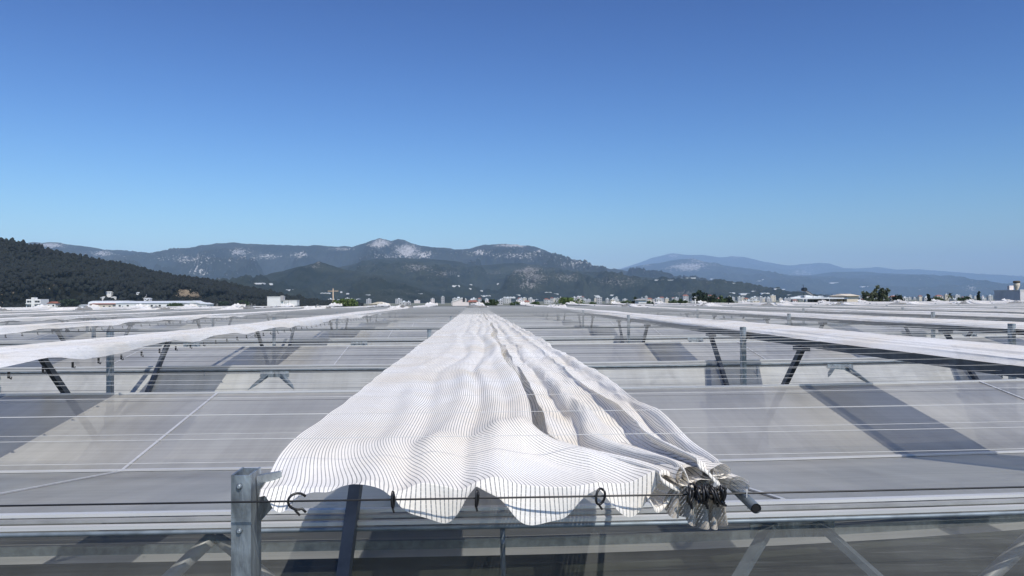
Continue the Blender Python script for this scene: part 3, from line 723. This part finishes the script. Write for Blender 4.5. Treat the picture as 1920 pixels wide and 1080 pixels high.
# ------------------------------------------------------------------ trees
def make_tree(px, ytop, wpx, D, lf, label, n=900, kind='round', seed=0):
    rs = np.random.RandomState(seed+5); T = unproj(px, ytop, D); H = T.z; W = wpx/F*D*1.2
    root = empty('palm_tree' if kind == 'palm' else ('cypress_tree' if kind == 'cypress' else 'tree'), (T.x, D, 0))
    b = MB(); b.tube([(0, 0, -.3), (.1, 0, H*.35), (-.05, .1, H*.7)], [.22, .16, .09], 7)
    crown_b = H*.35 if kind != 'palm' else H-2.2
    if kind in ('round', 'sparse'):
        for a in range(5):
            an = a*1.26+rs.rand(); b.tube([(.05, 0, H*(.35+.06*a)), (math.cos(an)*W*.22, math.sin(an)*W*.2, H*(.55+.07*a)), (math.cos(an)*W*.36, math.sin(an)*W*.33, H*(.68+.06*a))], [.09, .05, .02], 5)
    b.build('trunk', M['bark'], root)
    if kind == 'palm':
        V = []; Fs = []; c = 0
        for i in range(60):
            an = rs.rand()*2*PI; el = rs.uniform(-.9, 1.2); L = W*.5*rs.uniform(.85, 1.1)
            pr = None; dv = np.array([math.cos(an), math.sin(an), 0]); sd_ = np.array([-math.sin(an), math.cos(an), 0])
            for j in range(6):
                t = j/5; p = dv*L*t*math.cos(el*(1-t*.2))+np.array([0, 0, L*t*math.sin(el)-L*.4*t*t])+np.array([0, 0, H-W*.45])
                wj = .16*(1-t)+.02
                V += [p-sd_*wj, p+sd_*wj]
                if j: Fs.append((c+2*j-2, c+2*j-1, c+2*j+1, c+2*j))
            c += 12
        link_mesh('crown', np_mesh('crown', np.array(V), np.array(Fs)), lf, root)
    else:
        # clumps, each a cloud of leaf-sized faces
        ncl = 26 if kind == 'round' else (30 if kind == 'sparse' else 22)
        cl = []
        for i in range(ncl):
            if kind == 'cypress':
                t = i/ncl; cl.append((np.array([rs.normal()*.12, rs.normal()*.12, H*(.15+.83*t)]), W*.5*(1-t)**.7*.9+.15))
            else:
                d = rs.normal(size=3); d /= np.linalg.norm(d); q = rs.rand()**.45
                c_ = np.array([d[0]*W*.5*q, d[1]*W*.5*q, H*.74+d[2]*H*.24*q])
                cl.append((c_, W*(.13 if kind == 'sparse' else .19)*rs.uniform(.6, 1.25)))
        per = n//ncl; lsz = max(.10, .0022*D*.5)
        V = []; Fs = []; c = 0
        for (c_, r) in cl:
            d = rs.normal(size=(per, 3)); d /= np.linalg.norm(d, axis=1)[:, None]; p = c_+d*r*(rs.rand(per, 1)**.4)
            p[:, 2] = np.minimum(p[:, 2], H)
            a1 = rs.normal(size=(per, 3)); a1 /= np.linalg.norm(a1, axis=1)[:, None]; a2 = np.cross(a1, rs.normal(size=(per, 3))); a2 /= np.linalg.norm(a2, axis=1)[:, None]
            sz = lsz*rs.uniform(.6, 1.5, (per, 1))
            q = np.stack([p-a1*sz, p+a2*sz*.6, p+a1*sz, p-a2*sz*.6], 1).reshape(-1, 3)
            V.append(q); Fs.append((np.arange(per*4).reshape(-1, 4))+c); c += per*4
        link_mesh('crown', np_mesh('crown', np.concatenate(V), np.concatenate(Fs)), lf, root)
    tag(root, label, 'tree', 'trees beyond the greenhouses')
TR = [
 (648, 561, 34, 300, 'leafy', 'bright green round tree left of the centre beside the cream shed', 'round'),
 (712, 571, 16, 330, 'leaf', 'small low bush right of the tan shed', 'round'),
 (908, 563, 14, 260, 'leafd', 'narrow dark tree just right of the red-roofed annex', 'round'),
 (924, 561, 20, 270, 'leaf', 'grey-green loose tree beside the red-roofed annex', 'sparse'),
 (964, 566, 20, 280, 'leaf', 'small round green tree, first right of the central cloth', 'round'),
 (1003, 566, 18, 290, 'leaf', 'small round green tree, second right of the central cloth', 'round'),
 (1070, 559, 46, 280, 'leafy', 'wide bright green bush right of the central cloth', 'round'),
 (1112, 567, 14, 300, 'leaf', 'tiny green bush between the wide bush and the dark tree', 'round'),
 (1172, 564, 28, 300, 'leaf', 'low green shrub left of the dark upright tree', 'round'),
 (1194, 556, 16, 260, 'leafd', 'dark upright tree next to the small flat-roofed hut', 'round'),
 (1218, 565, 14, 280, 'leaf', 'small bush behind the small flat-roofed hut', 'round'),
 (1272, 561, 30, 290, 'leaf', 'wide low olive bush left of the row of dark trees', 'sparse'),
 (1311, 545, 22, 240, 'leafd', 'tallest and leftmost tree of the dark row', 'round'),
 (1330, 550, 20, 245, 'leafd', 'second tree of the dark row, rounded', 'round'),
 (1348, 554, 22, 240, 'leaf', 'third tree of the dark row, lighter green', 'round'),
 (1364, 556, 18, 245, 'leafd', 'rightmost low tree of the dark row', 'round'),
 (1628, 541, 22, 200, 'leafdry', 'feathery olive tree, left half of the airy pair', 'sparse'),
 (1650, 535, 32, 205, 'leafdry', 'taller feathery tree, right half of the airy pair', 'sparse'),
 (1682, 552, 26, 230, 'leafd', 'dense dark green tree right of the airy pair', 'round'),
 (1741, 550, 7, 250, 'leafd', 'slim pointed tree at the left of a low bush', 'cypress'),
 (1756, 555, 22, 250, 'leaf', 'low green bush left of the palm', 'round'),
 (1781, 545, 16, 240, 'leafdry', 'single palm with a shaggy round head', 'palm'),
 (1808, 556, 18, 280, 'leaf', 'low pale bush between the palm and the cypress', 'round'),
 (1835, 545, 8, 240, 'leafd', 'slim dark cypress near the right edge', 'cypress'),
 (130, 562, 26, 520, 'leafd', 'dark tree right of the white apartment block', 'round'),
 (330, 569, 24, 420, 'leaf', 'green tree in front of the long white warehouse', 'round'),
 (420, 566, 18, 600, 'leafd', 'dark tree at the foot of the hill right of the warehouse', 'round'),
 (455, 565, 22, 620, 'leaf', 'green tree at the foot of the hill left of the white block with stairs', 'round'),
]
for i, (px, yt, wp, D, lf, lb, kd) in enumerate(TR): make_tree(px, yt, wp, D, M[lf], lb, 2200 if wp > 30 else 1300, kd, i)

# ------------------------------------------------------------------ buildings
def wpx(px0, px1, D): a = unproj(px0, 560, D).x; c = unproj(px1, 560, D).x; return a, c
def topz(px, y, D): return unproj(px, y, D).z
def windows(root, xs, zs, y, w_, h_, m=M['glass']):
    for x in xs:
        for z in zs:
            b = MB(); b.box(x-w_/2, x+w_/2, y-.05, y+.02, z, z+h_); f = b.build('window', m, root)
def gabled(px0, px1, yeave, yridge, D, depth, wall, roof, label, cat='house', gable_front=True, win=2, name='house', grp=None):
    x0, x1 = wpx(px0, px1, D); xc = (x0+x1)/2; he = topz(xc, yeave, D); hr = max(he+.4, topz(xc, yridge, D)); w2 = (x1-x0)/2
    root = empty(name, (xc, D, 0)); b = MB()
    b.box(-w2, w2, 0, depth, -.2, he); b.build('wall', wall, root)
    b = MB(); o_ = .4
    if gable_front:
        for yy in (-o_, depth+o_): pass
        b.poly([(-w2-o_, -o_, he), (0, -o_, hr), (0, depth+o_, hr), (-w2-o_, depth+o_, he)]); b.poly([(0, -o_, hr), (w2+o_, -o_, he), (w2+o_, depth+o_, he), (0, depth+o_, hr)])
        b.poly([(-w2-o_, -o_, he), (w2+o_, -o_, he), (0, -o_, hr)]); b.poly([(-w2-o_, depth+o_, he), (0, depth+o_, hr), (w2+o_, depth+o_, he)])
    else:
        b.poly([(-w2-o_, -o_, he), (w2+o_, -o_, he), (w2, depth/2, hr), (-w2, depth/2, hr)]); b.poly([(-w2, depth/2, hr), (w2, depth/2, hr), (w2+o_, depth+o_, he), (-w2-o_, depth+o_, he)])
        b.poly([(-w2-o_, -o_, he), (-w2, depth/2, hr), (-w2-o_, depth+o_, he)]); b.poly([(w2+o_, -o_, he), (w2+o_, depth+o_, he), (w2, depth/2, hr)])
    b.build('roof', roof, root)
    if win: windows(root, [(-w2+(i+.5)*2*w2/win) for i in range(win)], [he-1.9], 0, min(1.1, w2/win), 1.0)
    tag(root, label, cat, grp); return root
# white apartment block, left
D = 525; x0, x1 = wpx(49, 76, D); xc = (x0+x1)/2; ht = topz(62, 561, D); W = x1-x0
ap = empty('apartment_building', (xc, D, 0)); b = MB(); b.box(-W/2, W/2, 0, 10, -.2, ht); b.build('wall', M['plaster'], ap)
b = MB(); b.box(-1.0, 1.0, -.6, 3, -.2, ht+1.1); b.build('stair_tower', M['plaster'], ap)
for f in range(5):
    z = ht-2.2-f*3.0
    if z < 0: break
    for s in (-1, 1):
        for xx in (W*.18, W*.36):
            b = MB(); b.box(s*xx-.75, s*xx+.75, -.05, .02, z, z+1.3); b.build('window', M['glass'], ap)
        b = MB(); b.box(min(s*1.2, s*W*.5), max(s*1.2, s*W*.5), -1.1, -.05, z-.75, z-.5); b.build('balcony', M['plaster'], ap)
tag(ap, 'white block of flats with balconies at the foot of the forested hill', 'apartment block')
# barrel-roofed white tunnel and long warehouses
def tunnel(px0, px1, ytop, D, depth, label, wall=M['plaster'], roof=M['metalroof']):
    x0, x1 = wpx(px0, px1, D); xc = (x0+x1)/2; W = (x1-x0)/2; ht = topz(xc, ytop, D); root = empty('warehouse', (xc, D, 0))
    b = MB(); he = ht-1.6; b.box(-W, W, 0, depth, -.2, he); b.build('wall', wall, root)
    b = MB(); n = 8; prof = [(depth*(1-math.cos(PI*i/n))/2, he+1.6*math.sin(PI*i/n)) for i in range(n+1)]
    for i in range(n):
        (a, c), (d, e) = prof[i], prof[i+1]; b.poly([(-W, a, c), (W, a, c), (W, d, e), (-W, d, e)], True)
    b.poly([(-W, p[0], p[1]) for p in prof][::-1]); b.poly([(W, p[0], p[1]) for p in prof])
    b.build('roof', roof, root); windows(root, [(-W+(i+.5)*2*W/6) for i in range(6)], [max(.5, he-1.4)], 0, 1.6, .8)
    tag(root, label, 'warehouse'); return root
tunnel(165, 236, 566.5, 560, 20, 'white warehouse with a curved roof behind the low red-roofed house')
gabled(168, 211, 573, 571, 480, 9, M['cream'], M['tile'], 'low house with a long red roof in front of the curved white warehouse', gable_front=False, win=4)
gabled(148, 158, 575, 573.5, 480, 8, M['plaster'], M['metalroof'], 'tiny white shed left of the low red-roofed house', win=1)
gabled(217, 352, 571, 567, 430, 30, M['plaster'], M['metalroof'], 'long white warehouse with a pale low-pitched roof on the left', 'warehouse', gable_front=False, win=9, name='warehouse')
gabled(352, 372, 571.5, 566.5, 400, 10, M['plaster'], M['metalroof'], 'white gabled house with dark windows at the right end of the long warehouse', win=2)
gabled(372, 388, 573.5, 570.5, 400, 10, M['plaster'], M['metalroof'], 'small white annex right of the gabled white house', win=2)
SLH = [(205, 552.5, 13, 4, 'small white house highest among the trees of the left hill'), (197, 562, 12, 4, 'pale house half hidden in trees above the curved warehouse'), (219, 562, 14, 4, 'grey-white house right of the pale one in the trees'), (263, 552.5, 8, 3, 'small white house at the top of the terraced lane'), (270, 558, 11, 4, 'white house in the middle of the terraced lane'), (279, 564, 11, 3.5, 'white house at the bottom of the terraced lane')]
for (px, py, wp, hp_, lb) in SLH:
    L = hit(px, py)
    if L is None: continue
    W = wp/F*L.y; Hh = hp_/F*L.y; root = empty('house', (L.x, L.y-4, L.z+.6)); b = MB(); b.box(-W/2, W/2, 0, 5, -3, Hh*.7); b.build('wall', M['plaster'], root)
    b = MB(); b.poly([(-W*.54, -.3, Hh*.7), (W*.54, -.3, Hh*.7), (W*.45, 2.5, Hh*1.15), (-W*.45, 2.5, Hh*1.15)]); b.poly([(W*.54, 5.3, Hh*.7), (-W*.54, 5.3, Hh*.7), (-W*.45, 2.5, Hh*1.15), (W*.45, 2.5, Hh*1.15)]); b.poly([(W*.54, -.3, Hh*.7), (W*.54, 5.3, Hh*.7), (W*.45, 2.5, Hh*1.15)]); b.poly([(-W*.54, 5.3, Hh*.7), (-W*.54, -.3, Hh*.7), (-W*.45, 2.5, Hh*1.15)])
    b.build('roof', M['metalroof'], root); windows(root, [-W*.25, W*.25], [Hh*.2], 0, .9, min(1.0, Hh*.4)); tag(root, lb, 'house')
gabled(88, 104, 571, 567.5, 520, 8, M['plaster'], M['tile'], 'small reddish-roofed house right of the white block of flats', win=2)
# white blind-walled building with outside ladder
D = 190; wb = empty('white_building', (0, 0, 0)); x0, x1 = wpx(501, 526.5, D); x2 = wpx(501, 556, D)[1]; h1 = topz(513, 557, D); h2 = topz(540, 563.5, D)
b = MB(); b.box(x0, x1, D, D+4, 0, h1); b.box(x1+.003, x2, D+.3, D+3, 0, h2); b.build('wall', M['plaster'], wb)
b = MB(); b.box(x1-.05, x1+.6, D-.1, D+.9, h1-.9, h1+.35); b.build('chimney', M['greyp'], wb)
b = MB(); lx = wpx(533, 541, D)
for x in lx: b.tube([(x, D+.18, h2-3), (x, D+.18, h2+.1)], .045, 5)
for i in range(6): b.tube([(lx[0], D+.18, h2-.4-i*.55), (lx[1], D+.18, h2-.4-i*.55)], .03, 4)
b.build('ladder', M['pipe'], wb)
b = MB(); b.box(x0-.08, x1+.08, D-.08, D+4.1, h1, h1+.12); b.box(x1+.1, x2+.08, D+.22, D+3.1, h2, h2+.1); b.build('parapet', M['plaster'], wb)
tag(wb, 'blind white building in two heights with a ladder on its lower wall', 'building')
# pink-white building with slanted roofline and annex
D = 165; pb = empty('pink_building', (0, 0, 0)); xa, xb = wpx(848.5, 866.5, D); xc_ = wpx(848, 879, D)[1]; hl = topz(850, 566, D); hr = topz(866, 560, D); hc = topz(870, 567, D)
b = MB()
for (q, yy) in ((1, D), (-1, D+7)):
    pts = [(xa, yy, 0), (xb, yy, 0), (xb, yy, hr), (xa, yy, hl)]; b.poly(pts if q == 1 else pts[::-1])
b.poly([(xa, D, 0), (xa, D, hl), (xa, D+7, hl), (xa, D+7, 0)]); b.poly([(xb, D, 0), (xb, D+7, 0), (xb, D+7, hr), (xb, D, hr)])
b.box(xb+.003, xc_, D+.1, D+7, 0, hc); b.build('wall', M['pinkp'], pb)
b = MB(); 
for q in (0, .12): b.poly([(xa-.15, D-.1, hl-.05+q), (xb+.1, D-.1, hr+q), (xb+.1, D+7.1, hr+q), (xa-.15, D+7.1, hl-.05+q)])
b.poly([(xa-.15, D-.1, hl-.05), (xb+.1, D-.1, hr), (xb+.1, D-.1, hr+.12), (xa-.15, D-.1, hl+.07)]); b.build('roof', M['plaster'], pb)
b = MB(); xw = wpx(867.5, 871.5, D); b.box(xw[0], xw[1], D+1, D+2.2, hc+.1, hr+.25); b.build('water_tank', M['dark'], pb)
tag(pb, 'pinkish white building with a slanted roofline at the far end of the central cloth', 'building')
gabled(879.5, 893, 571.5, 568, 168, 6, M['greyp'], M['tile'], 'dark-walled annex with a red roof beside the pinkish building', 'annex', gable_front=False, win=1)
gabled(692, 724, 575, 570.5, 330, 14, M['tan'], M['cream'], 'low tan shed with a cream gable left of the centre', 'shed', win=3, name='shed')
# flat canopy with solar water heater (right)
D = 150; cp = empty('canopy_roof', (0, 0, 0)); xa, xb = wpx(1482, 1590, D); zt = topz(1535, 557.5, D); xm = wpx(1482, 1530, D)[1]
b = MB(); dep = 9
b.poly([(xa, D, zt-.1), (xb, D, zt), (xb-1.2, D+dep, zt+.05), (xm, D+dep*.5, topz(1530, 553, D)), (xa+3.5, D+dep, zt+.05)], False)
b.box(xa, xb, D-.05, D+.1, zt-.32, zt-.08); b.build('roof', M['metalroof'], cp)
for i in range(9):
    b = MB(); x = xa+.5+i*(xb-xa-1)/8; b.tube([(x, D+.8, 0), (x, D+.8, zt-.2)], .07, 5); b.build('post', M['dark'], cp)
b = MB(); b.box(xa+5.4, xa+8.4, D+2, D+5, 0, zt-.3); b.build('store_room', M['dark'], cp)
tag(cp, 'open flat metal canopy on thin posts at the right, carrying a solar water heater', 'canopy')
hx = wpx(1512, 1530, D); sh = empty('solar_heater', (hx[0], D+2, zt))
b = MB(); b.tube([(.5, 0, 1.15), (.5, 1.0, 1.15)], .28, 10); b.build('tank', M['dark'], sh)
b = MB(); b.bar((.7, .5, .95), (1.9, .5, .25), 1.0, .08, (0, 0, 1)); b.build('panel', M['glass'], sh)
b = MB(); b.tube([(.5, .2, 0), (.5, .2, 1.0)], .03, 4); b.tube([(.5, .8, 0), (.5, .8, 1.0)], .03, 4); b.tube([(1.8, .5, .0), (1.8, .5, .3)], .03, 4); b.tube([(.42, .5, 1.35), (.35, .5, 1.85)], .035, 4); b.build('stand', M['dark'], sh)
sh.scale = (1.35, 1.35, 1.35)
tag(sh, 'dark solar water heater with a slanted panel standing on the canopy', 'water heater')
gabled(1588, 1610, 563.5, 560, 150, 7, M['cream'], M['cream'], 'small cream shed with a slanting top right of the metal canopy', 'shed', gable_front=False, win=0, name='shed')
# grey building at right edge with a round pot on it
D = 120; rb = empty('grey_building', (0, 0, 0)); xa, xb = wpx(1863, 1913, D); xc_ = wpx(1863, 2050, D)[1]; zt = topz(1890, 545, D)
b = MB(); b.box(xb, xc_, D, D+6.2, 0, zt); b.build('wall', M['greyl'], rb); b = MB(); b.box(xb-.06, xc_+.1, D-.06, D+6.3, zt+.003, zt+.14); b.build('parapet', M['plaster'], rb)
for px in (1917, 1960):
    x = wpx(px-4, px+4, D); b = MB(); b.box(x[0], x[1], D+2.5, D+3.0, zt, topz(px, 535, D)); b.build('chimney', M['pinkp'], rb)
tag(rb, 'grey-walled flat-roofed building with pink chimneys at the right edge', 'building')
x = unproj(1916, 540, D-.8).x+.3; pt = empty('round_tank', (x, D+.8, zt+.14)); b = MB(); b.tube([(0, 0, 0), (0, 0, .25), (0, 0, .7), (0, 0, 1.1)], [.18, .3, .45, .42], 12); b.build('body', M['cream'], pt); b = MB(); b.tube([(0, 0, 1.1), (0, 0, 1.3), (0, 0, 1.4)], [.5, .52, .35], 12); b.build('lid', M['bark'], pt)
tag(pt, 'round cream pot with a dark lid on the roof of the grey building', 'tank')
gabled(1197, 1212, 569.5, 567.5, 220, 5, M['plaster'], M['greyp'], 'small flat-roofed white hut next to the dark upright tree', 'hut', win=1, name='hut')
# masts
def mast(px, ytop, D, r, label, m=M['pipe']):
    T = unproj(px, ytop, D); root = empty('mast', (T.x, D, 0)); b = MB()
    b.tube([(0, 0, 0), (0, 0, T.z)], [r, r*.4], 6); b.build('pole', m, root)
    b = MB(); b.bar((-r*5, 0, T.z*.9), (r*5, 0, T.z*.9), r*.6, r*.6); b.build('crossarm', m, root); tag(root, label, 'mast')
mast(624.5, 541, 420, .55, 'tall brown lattice mast left of the bright green tree', M['tan'])
mast(1051, 556, 400, .3, 'thin white pole above the town, left of the wide bright bush', M['plaster'])
mast(1303.5, 561, 200, .25, 'short white post left of the row of dark trees', M['plaster'])
for i, (px, yt) in enumerate(((407, 569), (472, 569), (478, 570), (392, 570))): mast(px, yt, 300, .12, 'thin utility pole, %s of four before the left hill' % ['second from left', 'third from left', 'rightmost', 'leftmost'][i], M['greyp'])

# the town across the plain
rt = random.Random(21)
protos = []
def town_mesh(w_, d_, h_, st, roofh):
    b = MB(); b.box(-w_/2, w_/2, 0, d_, 0, h_); return b
tcols = [M['townw'], M['townw'], M['townw'], M['cream'], M['pinkp'], M['greyp'], M['greyp']]
cname = {'off_white_plaster': 'off-white', 'white_plaster': 'white', 'cream_plaster': 'cream', 'pink_plaster': 'pale pink', 'grey_render': 'grey'}
cache = {}
def town_house(x, y, base, w_, h_, wall, red, storeys):
    key = (round(w_), round(h_), wall.name, red)
    if key not in cache:
        W = round(w_); H = round(h_); d_ = W*.8
        b = MB(); b.box(-W/2, W/2, 0, d_, -4, H); g = b; nwf = len(b.f); ns = max(1, int(H/3)); nw = max(2, int(W/4))
        for i in range(ns):
            for j in range(nw):
                xx = -W/2+(j+.5)*W/nw; g.box(xx-.6, xx+.6, -.06, .03, i*3+1, i*3+2.3)
        me = setmat(b.mesh('wall'), wall); me.materials.append(M['glass'])
        me.polygons.foreach_set('material_index', [0 if i < nwf else 1 for i in range(len(b.f))])
        r = MB()
        if red: r.poly([(-W*.55, -.5, H), (W*.55, -.5, H), (W*.3, d_/2, H+W*.22), (-W*.3, d_/2, H+W*.22)]); r.poly([(W*.55, -.5, H), (W*.55, d_+.5, H), (W*.3, d_/2, H+W*.22)]); r.poly([(-W*.55, d_+.5, H), (-W*.55, -.5, H), (-W*.3, d_/2, H+W*.22)]); r.poly([(W*.55, d_+.5, H), (-W*.55, d_+.5, H), (-W*.3, d_/2, H+W*.22), (W*.3, d_/2, H+W*.22)])
        else: r.box(-W*.52, W*.52, -.2, d_+.2, H, H+.5); r.box(-W*.1, W*.15, d_*.3, d_*.6, H+.5, H+2.0)
        rm = setmat(r.mesh('roof'), M['tile'] if red else (M['metalroof'] if wall is not M['plaster'] else M['plaster']))
        cache[key] = (me, rm)
    me, rm = cache[key]; root = empty('town_house', (x, y, base))
    link_mesh('wall', me, None, root); link_mesh('roof', rm, None, root)
    tag(root, 'small %s town building with a %s roof, %s storeys, in the distant town' % (cname[wall.name], 'red tiled' if red else 'flat', storeys), 'building', 'buildings of the distant town')
n = 0
while n < 230:
    px = rt.uniform(560, 1905)
    if px < 850 and rt.random() < .5: continue
    D = rt.choice([rt.uniform(1050, 1600), rt.uniform(1500, 2300), rt.uniform(2000, 3000)])
    x = unproj(px, 560, D).x; w_ = rt.choice([6, 7, 8, 10, 13]); h_ = rt.choice([3, 4, 6, 6, 7, 9] if D < 1400 else [6, 6, 9, 9, 12])
    town_house(x, D, 0, w_, h_, rt.choice(tcols), rt.random() < .16, {3: 'one', 4: 'one', 6: 'two', 7: 'two', 9: 'three', 12: 'four'}[h_]); n += 1
# white growing tunnels and houses on the slopes, each laid on the hillside
patches = [(478, 531, 40, 2.2), (505, 532, 14, 3), (540, 544, 24, 3), (610, 550, 22, 3), (640, 548, 5, 4), (655, 550, 14, 2), (690, 553, 12, 2), (788, 551, 14, 2.5), (640, 562, 20, 2.5), (672, 561, 10, 3), (858, 517, 8, 1.5), (855, 536, 18, 3), (883, 534, 6, 3), (900, 545, 14, 2), (880, 541, 10, 2), (935, 532, 8, 2.5), (1028, 548, 15, 1.5), (1042, 551, 13, 2), (910, 556, 26, 5), (955, 558, 28, 4), (970, 553, 14, 2), (1090, 556, 20, 3), (1115, 555, 22, 3), (1150, 553, 14, 2), (1255, 525.5, 24, 2), (1280, 522, 10, 1.5), (1232, 525, 12, 2), (1295, 521, 24, 1.5), (1337, 523, 12, 1.5), (1375, 531, 9, 1.5), (1425, 527, 10, 1.5), (1431, 524.5, 5, 1.5), (1457, 541.5, 14, 2), (1472, 542.5, 14, 1.5), (1372, 549, 16, 2), (1400, 551, 30, 3), (1415, 546, 14, 2), (1435, 550, 20, 2.5), (1565, 531, 22, 2.5), (1628, 537, 4, 1.5), (1622, 537.5, 18, 1.5), (1500, 555, 12, 2), (1540, 556, 14, 2), (1480, 553, 10, 2)]
for i, (px, py, wp, hp_) in enumerate(patches):
    L = hit(px, py)
    if L is None: continue
    D = L.y; W = wp*.8/F*D; Hh = max(2.2, hp_*.65/F*D); root = empty('hillside_shed', (L.x, D-2, L.z-1)); b = MB(); dp = W*.5
    b.box(-W/2, W/2, 0, dp, -Hh, Hh*.6); b.build('wall', M['plaster'], root)
    b = MB(); nb = max(1, int(wp/6)); bw = W/nb
    for j in range(nb):
        xa = -W/2+j*bw; b.poly([(xa, -.3, Hh*.6), (xa+bw/2, -.3, Hh), (xa+bw/2, dp, Hh), (xa, dp, Hh*.6)]); b.poly([(xa+bw/2, -.3, Hh), (xa+bw, -.3, Hh*.6), (xa+bw, dp, Hh*.6), (xa+bw/2, dp, Hh)]); b.poly([(xa, -.3, Hh*.6), (xa+bw, -.3, Hh*.6), (xa+bw/2, -.3, Hh)])
    b.build('roof', M['metalroof'], root)
    where = 'on the near village hill' if D < 3400 else ('on the middle mountain slope' if D < 5200 else 'on the far blue mountainside')
    tag(root, 'white shed or growing tunnel %s, number %d from the left' % (where, sorted(p[0] for p in patches).index(px)+1), 'shed', 'white sheds scattered on the slopes')

# ------------------------------------------------------------------ haze
HAZE = 5.4e-5
b = MB(); b.box(-36000, 36000, -1500, 31500, -1.5, 1680)
hz = b.build('haze'); m = bpy.data.materials.new('haze'); m.use_nodes = True; nt = m.node_tree; nt.nodes.remove(nt.nodes['Principled BSDF'])
pv = nt.nodes.new('ShaderNodeVolumePrincipled'); pv.inputs['Color'].default_value = (.50, .72, 1.0, 1); pv.inputs['Density'].default_value = HAZE; pv.inputs['Anisotropy'].default_value = -.35
nt.links.new(pv.outputs[0], nt.nodes['Material Output'].inputs['Volume']); hz.data.materials.append(m); tag(hz, kind='stuff')
sc.cycles.volume_bounces = 3
